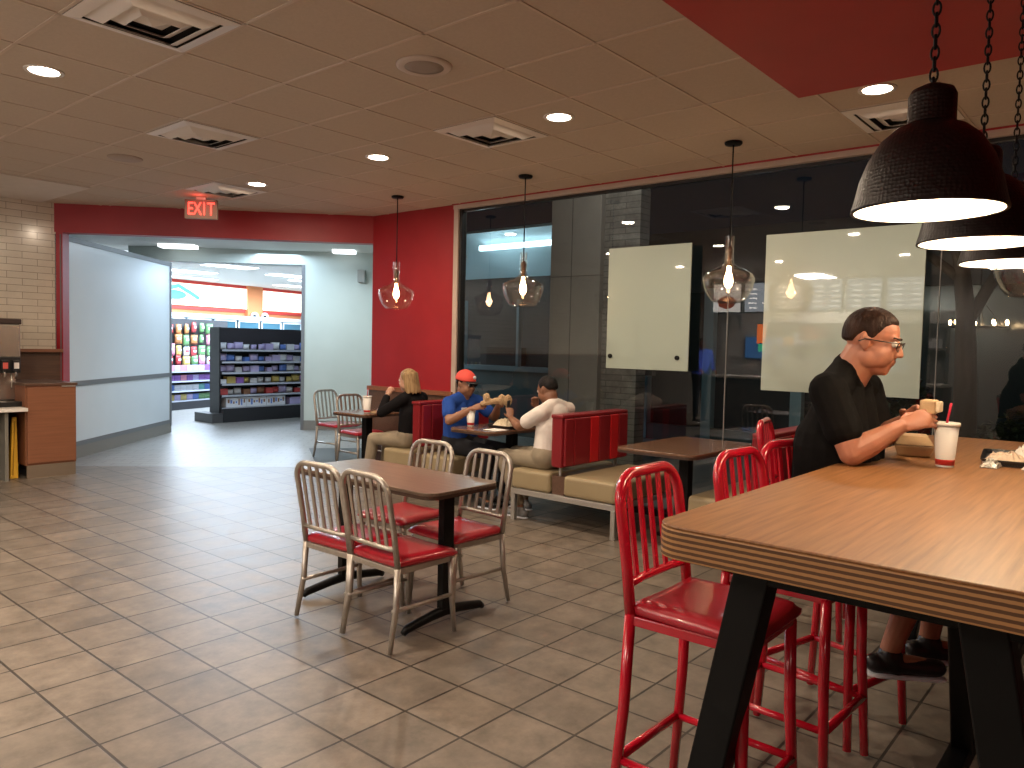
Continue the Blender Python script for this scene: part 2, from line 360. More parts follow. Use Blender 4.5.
struct('trim_5', MB().box(XW-.045, XW+.14, 5.80, 7.21, .895, .945), M_CABW, .004)
struct('wall_behind_camera', MB().box(-5, -4.9, -5, 9.7, 0, ZC), mat('rear_wall_brown', (.11, .08, .06), .6))
struct('wall_near', MB().box(-5, XW, -5.1, -5, 0, ZC), M_RED)
# corridor
ab = (B0-A0).normalized(); an = V((-ab.y, ab.x))
struct('wall_corridor_left', MB().prism([A0, B0, B0+an*.12, A0+an*.12], .16, 2.58), M_WHITEP)
t = MB()
for z0, z1, e in ((2.54, 2.60, .012), (.86, .92, .012), (.145, .20, .012)): t.prism([A0-an*e, B0-an*e, B0+an*.12, A0+an*.12], z0, z1)
for p, q in ((0, .05), ((B0-A0).length-.05, (B0-A0).length)): t.prism([A0+ab*p-an*.014, A0+ab*q-an*.014, A0+ab*q+an*.12, A0+ab*p+an*.12], 0.1, 2.60)
struct('trim_6', t, M_GREYTRIM)
struct('baseboard_corridor', MB().prism([A0-an*.008, B0-an*.008, B0+an*.12, A0+an*.12], 0, .15), M_BASEGREY)
GL = V((7.36, 10.67)); GR = V((8.9, 9.11)); gd = (GR-GL).normalized(); gn = V((-gd.y, gd.x)); gn = gn if gn.x > 0 else -gn
struct('wall_corridor_right', MB().prism([GL, GR, GR+gn*.15, GL+gn*.15], 0.15, 2.68), M_GREY)
struct('baseboard_corridor.001', MB().prism([GL-gn*.01, GR-gn*.01, GR+gn*.15, GL+gn*.15], 0, .16), M_BASEGREY)
struct('trim_7', MB().prism([GL-gd*.04-gn*.01, GL+gd*.012-gn*.01, GL+gd*.012+gn*.16, GL-gd*.04+gn*.16], 0, 2.68), M_GREYTRIM)
struct('wall_corridor_side', MB().prism([(XW+.14, 7.20), (XW+.30, 7.20), (9.0, 9.0), (8.9, 9.11)], 0, 2.9), M_GREY)
BL = GL - gd*2.75
bmm = MB().prism([BL, GR, GR+gn*.30, BL+gn*.30], 2.68, 2.98)
struct('wall_beam', bmm, M_GREY)
struct('ceiling.003', MB().prism([HL+hn*.16-hd*.6, HR+hn*.16+hd*.0, (9.0, 9.0), GR+gn*.1, BL+gn*.1, (4.3, 12.9)], 2.90, 2.96), M_PLASTER)
# cove lights: lit troughs at the two ends of the beam
o = MB().prism([BL+gd*.62-gn*.45, BL+gd*1.15-gn*.45, BL+gd*1.15-gn*.2, BL+gd*.62-gn*.2], 2.85, 2.90).build('cove_light', M_FLUOR); tag(o, 'long white cove light in corridor ceiling beside white wall panel', 'light')
o = MB().prism([GL+gd*.5-gn*.4, GL+gd*.85-gn*.4, GL+gd*.85-gn*.2, GL+gd*.5-gn*.2], 2.85, 2.90).build('cove_light', M_FLUOR); tag(o, 'short white cove light above pale green corridor wall', 'light')
tag(MB().prism([GL+gd*.86-gn*.12, GL+gd*.98-gn*.12, GL+gd*.98, GL+gd*.86], 2.42, 2.62).build('alarm_box', mat('box_grey', (.35, .36, .34), .5), None, .008), 'small grey wall box at top of pale green wall', 'box')
# store shell
struct('ceiling.004', MB().prism([(4.5, 12.6), (7.4, 10.7), (9.4, 9.2), (18, 12), (18, 23), (6, 20)], 2.95, 3.0), M_PLASTER)
W0, W1 = V((8.2, 19.03)), V((17.0, 20.9)); wd = (W1-W0).normalized(); wn = V((wd.y, -wd.x)); wn = wn if wn.y < 0 else -wn  # toward camera
def wband(a, b, z0, z1, e, m, nm='wall_store'): return struct(nm, MB().prism([W0+wd*a+wn*e, W0+wd*b+wn*e, W0+wd*b, W0+wd*a], z0, z1), m)
struct('wall_store', MB().prism([W0, W1, W1-wn*.1, W0-wn*.1], 0, 2.95), M_ORANGE)
wband(-1, 9, 2.87, 2.95, .06, M_STORERED, 'trim_8'); wband(-1, 9, 2.20, 2.28, .05, M_STORERED, 'trim_9')
struct('wall_store.001', MB().prism([(4.6, 12.9), (4.7, 12.9), (8.3, 19.0), (8.2, 19.1)], 0, 2.95), M_PLASTER)
struct('wall_store.002', MB().prism([(17, 12), (17.1, 12), (17.1, 21), (17, 21)], 0, 2.95), M_PLASTER)

# ------------------------------------------------------------------ window wall
fr = MB()
fr.box(XW-.03, XW+.08, -5, 5.83, ZC-.055, ZC-.012)
struct('window_1', fr, mat('pale_frame', (.52, .42, .36), .45))
struct('trim_10', MB().box(XW-.035, XW+.02, -5, 5.85, ZC-.014, ZC), M_RED)
struct('trim_11', MB().box(XW-.02, XW+.08, 5.765, 5.83, 0, ZC-.05), mat('pale_frame'))
struct('trim_12', MB().box(XW, XW+.08, 5.735, 5.765, .05, ZC-.05), M_BLKP)
struct('window_2', MB().box(XW, XW+.08, -5, 5.765, 0, .06), M_BLKP)
struct('trim_13', MB().box(XW+.02, XW+.06, -5, 5.765, ZC-.08, ZC-.055), M_BLKP)
JN = [5.735, 2.734, 1.197, -.9, -5]
for i in range(4):
    y1, y0 = JN[i], JN[i+1]
    struct('window_%d' % (3+i), MB().box(XW+.035, XW+.047, y0+.004, y1-.004, .06, ZC-.08), M_GLASS)
jt = mat('joint_silicone', (.26, .26, .25), .4)
for i, y in enumerate(JN[1:4]): struct('trim_%d' % (14+i), MB().box(XW+.033, XW+.049, y-.0025, y+.0025, .06, ZC-.08), jt)
def frosted(y0, y1, z0, z1, label, knobs):
    t = thing('frosted_glass_panel', label, 'glass panel', (5.84, (y0+y1)/2, z0))
    hw = (y1-y0)/2
    MB().box(-.006, .006, -hw, hw, 0, z1-z0).build('pane', M_FROST, t, .002)
    for ky in (-hw+.10, hw-.045):
        for kz in knobs: MB().cyl((-.022 if knobs[0] == kz and len(knobs) == 1 else .004, ky, kz), (.094, ky, kz), .020, 14).build('standoff', M_BLACK, t, .003)
frosted(3.02, 3.83, 1.275, 2.34, 'smaller pale frosted glass panel on window with two dark knobs', (.11,))
frosted(1.27, 2.39, 1.155, 2.355, 'large pale frosted glass panel on window behind man in black', (.3, .9))

# ------------------------------------------------------------------ outside
struct('ground', MB().box(XW+.1, 30, -15, 7.0, -.06, -.01), noisy(mat('paving', rough=.6), (.10, .105, .11), (.13, .135, .14), 3, 5))
M_PILL = noisy(mat('pillar_panel', rough=.55), (.235, .215, .20), (.26, .24, .22), 4, 4)
t = thing('pillar', 'grey panelled pillar outside glass behind booth tables', 'pillar', (8.0, 5.75, 0))
MB().box(0, .7, -.37, .40, 0, 3.4).build('panel', M_PILL, t, .006)
MB().box(-.004, .71, .06, .068, 0, 3.4).box(-.004, .71, -.37, .40, .62, .628).box(-.004, .71, -.37, .40, 2.35, 2.358).build('seam', mat('seam_dark', (.08, .075, .07), .7), t)
br = MB().box(.08, .3, -.88, -.372, 0, 3.4).build('brick_face', grid_tile('grey_brick', (.21, .195, .18), (.17, .155, .145), (.09, .085, .08), .45, (0, 0), .7, mortar=.012, pitch_y=.075, offset=.5, plane='YZ'), t)
t = thing('shop_front', 'teal shop front with dark window and lit pale canopy outside', 'building', (9.5, 7.2, 0))
M_TEAL = noisy(mat('teal_wall', rough=.6), (.05, .085, .09), (.065, .105, .11), 3, 3)
MB().box(0, .3, -1.4, 2.5, 0, 1.05).build('wall', M_TEAL, t)
MB().box(-.03, .1, -1.4, 2.5, 1.04, 1.12).box(-.02, .06, .70, .75, 1.1, 2.2).box(-.02, .06, 1.9, 1.94, 1.1, 2.2).build('window_frame', mat('blue_grey_frame', (.14, .20, .23), .5), t)
MB().box(.6, .7, -1.4, 2.5, 1.05, 2.66).build('interior', mat('dark_interior', (.03, .028, .028), .8), t)
MB().add([(-.1, -1.4, 3.30), (-.1, 2.5, 3.30), (.6, 2.5, 2.62), (.6, -1.4, 2.62), (-.05, -1.4, 3.35), (-.05, 2.5, 3.35), (.65, 2.5, 2.67), (.65, -1.4, 2.67)], [(0, 1, 2, 3), (7, 6, 5, 4), (0, 4, 5, 1), (3, 2, 6, 7), (0, 3, 7, 4), (1, 5, 6, 2)]).build('canopy', mat('canopy_white', (.42, .55, .60), .6), t)
o = MB().box(-.02, .05, -.1, 1.6, 3.02, 3.10).build('light_tube', mat('tube_glow', (1, 1, 1), .5, emit=(.75, .92, 1), es=4), t)
light('POINT', (9.0, 8.3, 2.75), 20, (.7, .9, 1), .1)
tag(MB().box(9.83, 10.05, 6.6, 7.4, 1.125, 1.30).build('storage_box', M_DARK), 'low dark box on sill inside far shop window', 'box')
tag(MB().box(9.83, 10.05, 8.2, 8.9, 1.125, 1.42).build('storage_box', M_DARK), 'taller dark box on sill inside far shop window', 'box')
t = thing('glass_entrance', 'distant glass entrance with pale blue posts across the pavement', 'building', (11, 6.0, 0))
M_LBLU = mat('pale_blue_post', (.22, .36, .42), .5)
MB().box(0, .2, -6.5, 1.0, 2.35, 3.3).build('fascia', mat('dark_fascia', (.03, .032, .035), .7), t)
for y in (.40, -.72, -2.1): MB().box(-.02, .12, y, y+.16, 0, 2.4).build('post', M_LBLU, t)
MB().box(.15, .2, -6.5, 1.0, 0, 2.4).build('glazing', mat('dark_glass', (.018, .03, .036), .15), t)
MB().box(-.01, .1, -6.5, 1.0, 0, .25).build('sill', M_TEAL, t)
# trees, hedge and far chandelier on the dark terrace
M_BARK = noisy(mat('bark', rough=.9), (.05, .035, .025), (.08, .055, .04), 8, 6, (1, 1, .2), bump=.6)
t = thing('tree', 'forked tree trunk standing in the dark outside the glass', 'tree', (8.6, 1.45, 0))
MB().tube([(0, 0, 0), (.02, .02, 1.2), (.0, .05, 1.9), (.05, .12, 2.4), (.1, .3, 3.0), (.1, .6, 3.6)], [.13, .10, .085, .07, .06, .04], 10).tube([(0, .04, 1.75), (.1, -.2, 2.3), (.15, -.4, 3.2)], [.06, .05, .035], 8).tube([(.03, .1, 2.2), (.0, .45, 2.5), (-.1, .8, 2.62), (-.1, 1.1, 2.6)], [.05, .04, .03, .02], 8).build('trunk', M_BARK, t)
M_LEAF = noisy(mat('hedge_leaf', rough=.6), (.012, .028, .010), (.03, .055, .018), 20, 5)
def bush(x, y, r, h, n, label, m=M_LEAF):
    mb = MB(); rnd = random.Random(int(x*100+y*37))
    for _ in range(n):
        a = rnd.random()*2*PI; ph = math.acos(1-rnd.random()*1.6); rr = (.6+.4*rnd.random())
        p = V((r*rr*math.sin(ph)*math.cos(a), r*rr*math.sin(ph)*math.sin(a), h*.5+h*.5*rr*math.cos(ph)))
        d = V((rnd.uniform(-1, 1), rnd.uniform(-1, 1), rnd.uniform(-.3, 1))).normalized(); l = d.cross(V((rnd.random(), rnd.random(), .4))).normalized(); L = .09
        mb.add([p-d*L*.5, p+l*L*.25, p+d*L*.5, p-l*L*.25+V((0, 0, .01))], [(0, 1, 2, 3)])
    t = thing('bush', label, 'bush', (x, y, 0)); me = mb.mesh('foliage', m, False); f = bpy.data.objects.new('foliage', me); COL.objects.link(f); f.parent = t
    MB().tube([(0, 0, 0), (0, 0, h*.6)], .03, 8).tube([(0, 0, h*.2), (r*.4, .1, h*.6)], .018, 6).build('stem', M_BARK, t)
bush(7.9, 1.9, .35, 1.35, 900, 'leafy dark green shrub just outside right of frosted panel'.replace('right of', 'past'))
bush(8.4, .9, .55, .95, 1100, 'low dark shrub outside glass beyond the food tray')
bush(8.3, -.1, .55, 1.0, 1100, 'dark shrub outside glass nearest the glazed pendant')
bush(7.7, .45, .35, .7, 700, 'reddish dark shrub outside glass, closest to the pane', noisy(mat('red_leaf', rough=.6), (.05, .018, .012), (.09, .03, .02), 20, 4))
t = thing('terrace_awning', 'teal terrace awning far outside in the dark', 'awning', (12, 1.2, 0))
MB().add([(-.8, -1.6, 1.95), (-.8, 1.5, 2.05), (.6, 1.5, 2.7), (.6, -1.6, 2.6), (-.8, -1.6, 1.99), (-.8, 1.5, 2.09), (.6, 1.5, 2.74), (.6, -1.6, 2.64)], [(0, 1, 2, 3), (7, 6, 5, 4), (0, 4, 5, 1), (3, 2, 6, 7), (0, 3, 7, 4), (1, 5, 6, 2)]).build('canopy', mat('awning_teal', (.10, .20, .22), .7), t)
for y in (-1.5, 1.4): MB().cyl((-.7, y, 0), (-.7, y, 2.0), .04, 10).build('post', mat('awning_post', (.25, .26, .27), .5, .5), t)
MB().box(-1.44, 2.1, .46, .54, 3.18, 3.26).box(-.74, -.66, -1.5, 1.4, 3.10, 3.18).build('beam', M_BLACK, t)
MB().box(2.0, 2.2, -3, 3, 0, 3.6).build('wall', mat('night_wall', (.02, .02, .022), .8), t)
light('AREA', (11.2, 1.3, 2.9), 9, (.7, .9, 1), 1.0, rot=(0, math.radians(-30), 0))
t = thing('chandelier', 'round iron chandelier with glowing bulbs outside in the dark', 'chandelier', (10.6, 1.70, 1.80))
cm = MB(); ring = [(.30*math.cos(a*PI/12), .30*math.sin(a*PI/12), 0) for a in range(24)]
cm.tube(ring, .012, 6, closed=True); cm.cyl((0, 0, 0), (0, 0, 1.4), .008, 6)
for a in range(3): cm.cyl((.30*math.cos(a*2.1), .30*math.sin(a*2.1), 0), (0, 0, .35), .005, 5)
cm.build('ring', M_BLACK, t)
for a in range(9): MB().ell((.30*math.cos(a*2*PI/9+.3), .30*math.sin(a*2*PI/9+.3), .055), (.017, .017, .030), 10, 8).build('bulb', M_BULB, t)
# outdoor fill: added point lights without fixtures, brightening the pillar and its surroundings
light('POINT', (6.7, 4.6, 3.6), 58, (1, .93, .84), .15)
light('POINT', (7.6, 8.2, 1.9), 5, (.7, .9, 1), .2)
light('POINT', (9.0, 3.8, 2.8), 7, (.8, .92, 1), .15)

# ------------------------------------------------------------------ ceiling fixtures
proto = None
def downlight(x, y, label):
    t = thing('recessed_light', label, 'ceiling light', (x, y, ZC), 0, 'recessed ceiling lights')
    MB().lathe([(.075, -.003), (.098, -.008), (.102, -.003), (.102, .0), (.075, .0)], 28, cap=False).build('trim_ring', M_DUCT, t)
    MB().lathe([(.001, -.006), (.076, -.006), (.076, -.001), (.001, -.001)], 24).build('lens', M_DOWN, t)
DL = ['glowing recessed ceiling light beside the largest air vent', 'glowing recessed ceiling light between the speaker and the clear pendant by red wall', 'glowing recessed ceiling light nearest the exit sign', 'glowing recessed ceiling light beside the middle air vent and clear pendant', 'glowing recessed ceiling light at edge of red ceiling by the black domes']
for i, (x, y) in enumerate(DOWN):
    if i >= 5 and x > 1.7: continue
    downlight(x, y, DL[i] if i < 5 else 'recessed ceiling light mirrored in the window, ' + ['behind the camera by the aisle', 'above the aisle near drinks corner', 'over the middle of the order counter', 'over near end of order counter', 'over far end of order counter'][i-5])
def vent(x, y, label):
    t = thing('ceiling_vent', label, 'air vent', (x, y, ZC-.004), 0, 'square ceiling air diffusers'); h = .285
    MB().box(-h, h, -h, h, -.002, .0).build('backing', M_DARK, t)
    f = MB()
    for s0, s1, z0, z1 in ((.285, .228, -.004, -.014), (.222, .158, -.003, -.034), (.150, .090, -.004, -.036), (.080, .002, -.006, -.036)):
        o4 = [(-s0, -s0), (s0, -s0), (s0, s0), (-s0, s0)]; i4 = [(-s1, -s1), (s1, -s1), (s1, s1), (-s1, s1)]
        vs = [(*p, z0) for p in o4] + [(*p, z1) for p in i4] + [(*p, z0+.003) for p in o4] + [(*p, z1+.003) for p in i4]
        fs = [(i, (i+1) % 4, 4+(i+1) % 4, 4+i) for i in range(4)] + [(8+i, 12+i, 12+(i+1) % 4, 8+(i+1) % 4) for i in range(4)] + [(i, 8+i, 8+(i+1) % 4, (i+1) % 4) for i in range(4)] + [(4+i, 4+(i+1) % 4, 12+(i+1) % 4, 12+i) for i in range(4)]
        f.add(vs, fs)
    f.build('louvre', M_DUCT, t)
for x, y, l in [(1.69, 3.665, 'largest white square air vent in ceiling beside bright recessed light'), (2.87, 5.435, 'white square ceiling air vent between the round blank plate and the largest vent'), (4.05, 7.205, 'white square ceiling vent lit red above the exit sign'), (4.05, 3.665, 'white square ceiling vent in front of the clear pendants'), (5.23, 1.305, 'white square ceiling vent beside the red ceiling and black dome lamp')]: vent(x, y, l)
t = thing('ceiling_speaker', 'round white ceiling speaker with grey grille', 'speaker', (2.87, 3.09, ZC))
MB().lathe([(.105, -.012), (.135, -.014), (.150, -.006), (.150, 0), (.105, 0)], 32, cap=False).build('ring', mat('speaker_ring', (.62, .52, .44), .5), t)
MB().lathe([(.001, -.016), (.06, -.015), (.106, -.010), (.106, -.002), (.001, -.002)], 32).build('grille', mat('speaker_grille', (.34, .28, .23), .7), t)
tag(MB().lathe([(.001, -.010), (.125, -.010), (.135, -.004), (.135, 0), (.001, 0)], 32, (2.84, 6.66, ZC)).build('ceiling_plate', mat('plate_tan', (.42, .33, .26), .6)), 'round pale blank plate on ceiling above drinks corner', 'plate')
for i, (x, y) in enumerate(FILL_PANELS):  # added out-of-view fixtures around the fill lights
    t = thing('ceiling_light_panel', 'added unseen fill light panel behind the camera, ' + ['by the order counter', 'over the entrance aisle'][i], 'ceiling light', (x, y, 2.94), 0, 'added fill light panels')
    MB().box(-.55, .55, -.25, .25, -.055, -.045).build('diffuser', mat('fill_panel_glow', (1, .95, .85), .5, emit=(1, .9, .75), es=3), t); MB().box(-.58, .58, -.28, .28, -.045, -.03).build('frame', M_DUCT, t)
# exit sign
t = thing('exit_sign', 'small lit EXIT sign with red letters hanging from ceiling', 'sign', (4.115, 7.82, ZC), math.atan2(hd.y, hd.x))
MB().box(-.165, .165, -.025, .025, -.225, -.025).build('housing', mat('exit_face', (.34, .25, .20), .5), t, .006)
MB().box(-.05, .05, -.02, .02, -.03, 0).build('mount', M_DUCT, t)
M_EXIT = mat('exit_red', (1, .05, .03), .5, emit=(1, .06, .04), es=3.5)
def text(s, size, loc, rot, parent, m, name='lettering', ext=.003, align='CENTER'):
    c = bpy.data.curves.new('t', 'FONT'); c.body = s; c.size = size; c.extrude = ext; c.align_x = align; c.align_y = 'CENTER'
    o = bpy.data.objects.new('tt', c); COL.objects.link(o); dg = bpy.context.evaluated_depsgraph_get(); dg.update()
    me = bpy.data.meshes.new_from_object(o.evaluated_get(dg)); bpy.data.objects.remove(o); me.materials.clear(); me.materials.append(m)
    q = bpy.data.objects.new(name, me); COL.objects.link(q); q.parent = parent; q.location = loc; q.rotation_euler = rot; return q
for sgn, rz in ((-1, 0),):
    for i, ch in enumerate('EXIT'):
        q = text(ch, .19, ((-.105, -.033, .035, .105)[i], sgn*.028, -.128), (PI/2, 0, rz), t, M_EXIT, 'letter'); q.scale = (.66, 1, 1)
light('POINT', (4.02, 7.70, 2.89), .45, (1, .1, .08), .05)

# ------------------------------------------------------------------ pendants
def glass_pendant(x, y, label):
    t = thing('glass_pendant', label, 'pendant lamp', (x, y, 0), 0, 'clear glass pendant lamps')
    MB().lathe([(.001, ZC-.024), (.055, ZC-.024), (.062, ZC-.015), (.062, ZC-.004), (.001, ZC-.004)], 24).build('canopy', M_BLACK, t)
    MB().cyl((0, 0, 2.20), (0, 0, ZC-.02), .005, 8).build('cord', M_BLACK, t)
    MB().lathe([(.001, 2.06), (.020, 2.06), (.020, 2.15), (.027, 2.16), (.027, 2.17), (.012, 2.20), (.001, 2.20)], 16).build('socket', mat('bronze', (.12, .08, .055), .35, .8), t)
    pr = [(.033, 2.275), (.031, 2.25), (.031, 2.12), (.036, 2.08), (.06, 2.055), (.12, 2.03), (.165, 2.005), (.181, 1.975), (.181, 1.955), (.168, 1.90), (.145, 1.85), (.115, 1.81), (.09, 1.80), (.085, 1.80)]
    inner = [(r-.003 if r > .01 else r, z+(.003 if r < .12 and z < 1.9 else 0)) for r, z in reversed(pr)]
    MB().lathe(pr + [(.001, 1.80)] + [(.001, 1.803)] + inner, 36, cap=False).build('shade', M_SHADE, t)
    MB().lathe([(.001, 1.905), (.014, 1.908), (.026, 1.925), (.031, 1.95), (.027, 1.985), (.016, 2.02), (.013, 2.06), (.001, 2.06)], 16).build('bulb', M_BULB, t)
    light('POINT', (x, y, 1.955), 7, (1, .62, .34), .035)
glass_pendant(5.23, 5.99, 'clear glass pendant lamp in front of the red wall')
glass_pendant(5.23, 4.32, 'clear glass pendant lamp above the two men eating in a booth')
glass_pendant(5.23, 2.41, 'clear glass pendant lamp between the two frosted glass panels')
glass_pendant(5.23, .60, 'clear glass pendant lamp glimpsed below the farthest black dome')
M_DOME = mat('hammered_metal', (.011, .007, .006), .42, .4)
vv = nd(M_DOME, 'ShaderNodeTexVoronoi'); vv.inputs['Randomness'].default_value = .35; vv.inputs['Scale'].default_value = 110; tcn = nd(M_DOME, 'ShaderNodeTexCoord'); bpn = nd(M_DOME, 'ShaderNodeBump'); bpn.inputs['Strength'].default_value = .35; bpn.inputs['Distance'].default_value = .004
lk(M_DOME, tcn.outputs['Object'], vv.inputs['Vector']); lk(M_DOME, vv.outputs['Distance'], bpn.inputs['Height']); lk(M_DOME, bpn.outputs[0], bsdf(M_DOME).inputs['Normal'])
def dome(x, label, z=1.83, y=.455):
    z -= .025; t = thing('dome_pendant', label, 'pendant lamp', (x, y, z), 0, 'black dome pendant lamps')
    R = .167
    out = [(R+.004, 0), (R+.004, .006), (R*.985, .03), (R*.93, .075), (R*.82, .125), (R*.66, .17), (R*.47, .198), (.056, .208), (.053, .212), (.053, .275), (.046, .29), (.020, .302), (.001, .304)]
    MB().lathe(out, 48, cap=False).lathe([(R+.004, 0), (R-.004, .001)], 48, cap=False).build('shade', M_DOME, t)
    inn = [(R-.004, .001), (R*.965, .03), (R*.91, .073), (R*.80, .122), (R*.64, .165), (R*.45, .192), (.001, .200)]
    MB().lathe(inn, 48, cap=False).build('reflector', M_ENAMEL, t)
    MB().lathe([(.001, .06), (.022, .063), (.034, .085), (.034, .105), (.018, .15), (.001, .19)], 16).build('bulb', M_BULB2, t)
    ch = MB(); zz = .305; k = 0
    ch.tube([(.009*math.cos(a*PI/6), 0, .310+.009*math.sin(a*PI/6)) for a in range(12)], .003, 6, closed=True)
    zz = .325
    while zz < ZC-z-.02:
        L = .017; pts = []
        for a in range(12):
            ca, sa = math.cos(a*PI/6), math.sin(a*PI/6); px = .0085*ca; pz = L*sa
            pts.append((px, 0, zz+pz) if k % 2 else (0, px, zz+pz))
        ch.tube(pts, .0028, 6, closed=True); zz += .026; k += 1
    ch.build('chain', M_BLACK, t)
    MB().lathe([(.001, ZC-z-.045), (.045, ZC-z-.045), (.06, ZC-z-.032), (.001, ZC-z-.031)], 20).build('canopy', M_BLACK, t)
    light('POINT', (x, y, z+.045), 11, (1, .78, .52), .04)
dome(2.08, 'nearest black hammered dome lamp on a chain over bar table')
dome(2.75, 'middle black dome lamp on a chain over bar table')
dome(3.39, 'farthest black dome lamp over bar table')

# ------------------------------------------------------------------ chairs
def arch(w, z0, z1, y0, y1, r=.085, n=8):
    """side posts rising from z0 (depth y0) to an arched top at z1 (depth y1)"""
    def yy(z): return y0 + (y1-y0)*((z-z0)/(z1-z0))**1.2
    pts = [(-w, yy(z0), z0), (-w, yy((z0+z1-r)/2), (z0+z1-r)/2), (-w, yy(z1-r), z1-r)]
    for k in range(1, n): a = PI - k*PI/2/n; pts.append((-w+r+r*math.cos(a), yy(z1-r+r*math.sin(a)), z1-r+r*math.sin(a)))
    for q in (-w+r, 0, w-r): pts.append((q, yy(z1), z1))
    for k in range(1, n): a = PI/2 - k*PI/2/n; pts.append((w-r+r*math.cos(a), yy(z1-r+r*math.sin(a)), z1-r+r*math.sin(a)))
    pts += [(w, yy(z1-r), z1-r), (w, yy((z0+z1-r)/2), (z0+z1-r)/2), (w, yy(z0), z0)]
    return pts, yy
def make_chair(name, label, cat, metal, vinyl, seat, top, loc, rz, stool=False, slats=5):
    t = thing(name, label, cat, loc, rz); W = .178; pr = .0150 if not stool else .0175
    b = MB(); b.fs = .8
    pts, yy = arch(W, seat-.03, top, -.185, -.262 if not stool else -.245, .09)
    b.tube(pts, pr, 10)
    zb = seat + .06
    b.tube([(-W, yy(zb), zb), (-W*.5, yy(zb)-.010, zb), (W*.5, yy(zb)-.010, zb), (W, yy(zb), zb)], pr*.8, 8)
    for k in range(slats):
        x = (k-(slats-1)/2)*W*2/(slats+1)
        b.bar((x, yy(zb)-.006, zb), (x, yy(top)-.0, top-.003), .021, .008, (0, 1, 0))
    b.build('backrest', metal, t)
    for s in (-1, 1):
        if stool:
            MB().tube([(s*W, -.185, seat-.025), (s*(W+.006), -.195, seat*.55), (s*(W+.022), -.225, .012)], [pr, pr, pr*.9], 10).build('leg', metal, t)
            MB().tube([(s*(W-.01), .165, seat-.045), (s*(W-.002), .170, seat*.55), (s*(W+.014), .190, .012)], [pr, pr, pr*.9], 10).build('leg', metal, t)
        else:
            MB().tube([(s*W, -.185, seat-.03), (s*(W+.004), -.195, seat*.5), (s*(W+.012), -.235, .01)], [pr*1.1, pr*1.05, pr*.85], 10).build('leg', metal, t)
            MB().tube([(s*(W-.01), .165, seat-.04), (s*(W-.008), .170, seat*.5), (s*(W), .185, .01)], [pr*1.1, pr, pr*.85], 10).build('leg', metal, t)
    fr = MB()
    for s in (-1, 1): fr.bar((s*(W-.004), -.185, seat-.045), (s*(W-.012), .17, seat-.045), .02, .03)
    fr.bar((-W+.01, .168, seat-.045), (W-.01, .168, seat-.045), .02, .03); fr.bar((-W, -.185, seat-.045), (W, -.185, seat-.045), .02, .03)
    fr.build('seat_frame', metal, t, .004)
    rails = [(.20, 's')] if not stool else [(.225, 's'), (.225, 'f'), (.225, 'b')]
    for zr, kd in rails:
        wf = W-.002 if not stool else W+.008
        yb, yf = (-.212, .178) if not stool else (-.212, .180)
        if kd == 's':
            for s in (-1, 1): MB().tube([(s*wf, yb, zr), (s*(wf-.004), yf, zr)], pr*.72, 8).build('stretcher', metal, t)
        else:
            yq = yf if kd == 'f' else yb; MB().tube([(-wf, yq, zr), (wf, yq, zr)], pr*.85, 8).build('footrest' if kd == 'f' else 'stretcher', metal, t)
    # padded seat, dished and wider in front
    sm = MB(); n = 14; vs = []; fs = []
    for lay in (0, 1):
        for i in range(n+1):
            for j in range(n+1):
                u, v = i/n*2-1, j/n*2-1
                wx = (W+.004) + .018*(v+1)/2; x = u*wx; y = v*.195 + .002
                cr = max(abs(u), abs(v)); k = (abs(u)**8+abs(v)**8)**(1/8)
                if k > 1: x /= k**.5; y = (y-.002)/k**.5+.002
                e = max(0, (cr-.80)/.20)
                if lay: z = seat + .012 - .020*e**2.2 + .006*(u*u) - .012*max(0, v)**3
                else: z = seat - .030 + .006*e
                vs.append((x, y, z))
    N = (n+1)**2
    for i in range(n):
        for j in range(n):
            a = i*(n+1)+j; fs.append((N+a, N+a+n+1, N+a+n+2, N+a+1)); fs.append((a, a+1, a+n+2, a+n+1))
    rim = [i*(n+1) for i in range(n+1)] + [n*(n+1)+j for j in range(1, n+1)] + [i*(n+1)+n for i in range(n-1, -1, -1)] + [j for j in range(n-1, 0, -1)]
    for a, b2 in zip(rim, rim[1:]+rim[:1]): fs.append((a, b2, N+b2, N+a))
    sm.add(vs, fs, True); sm.build('seat', vinyl, t)
    return t
GC = 'metal slat back chairs with red seats'
# centre table chairs (front faces local +Y)
c0 = make_chair('dining_chair', 'taupe metal chair closest to the camera at centre table', 'chair', M_CHAIR, M_REDV, .43, .835, (2.575, 2.86, 0), -PI/2-.04); c0['group'] = GC
dup(c0, (2.575, 3.245, 0), -PI/2+.03, 'taupe metal chair on aisle side of centre table, pushed beside the closest chair', GC)
dup(c0, (3.07, 2.98, 0), PI/2-.05, 'taupe metal chair across centre table, its back overlapping the booth seat', GC)
dup(c0, (3.13, 3.50, 0), PI/2+.03, 'taupe metal chair on window side of centre table, half hidden by the tabletop', GC)
dup(c0, (5.93, 7.85, 0), PI+.05, 'grey metal chair at far table beside the dark floor strip', GC)
dup(c0, (5.64, 7.02, 0), PI-.05, 'grey metal chair behind paper cup on far table', GC)
GS = 'red bar stools along the bar table'
s0 = make_chair('bar_stool', 'nearest red metal bar stool with empty padded seat', 'bar stool', M_REDM, M_REDV, .70, 1.078, (2.13, .985, 0), PI, True); s0['group'] = GS
dup(s0, (2.73, .955, 0), PI-.05, 'second red bar stool along the bar table, between nearest stool and seated man', GS)
dup(s0, (3.13, .945, 0), PI-.26, 'red bar stool the man in black sits on', GS)
dup(s0, (4.12, 1.40, 0), PI+.22, 'farthest red bar stool, its small curved back showing between the others', GS)
dup(s0, (2.05, -.15, 0), 0, 'red bar stool tucked under the far side of bar table at picture edge', GS)

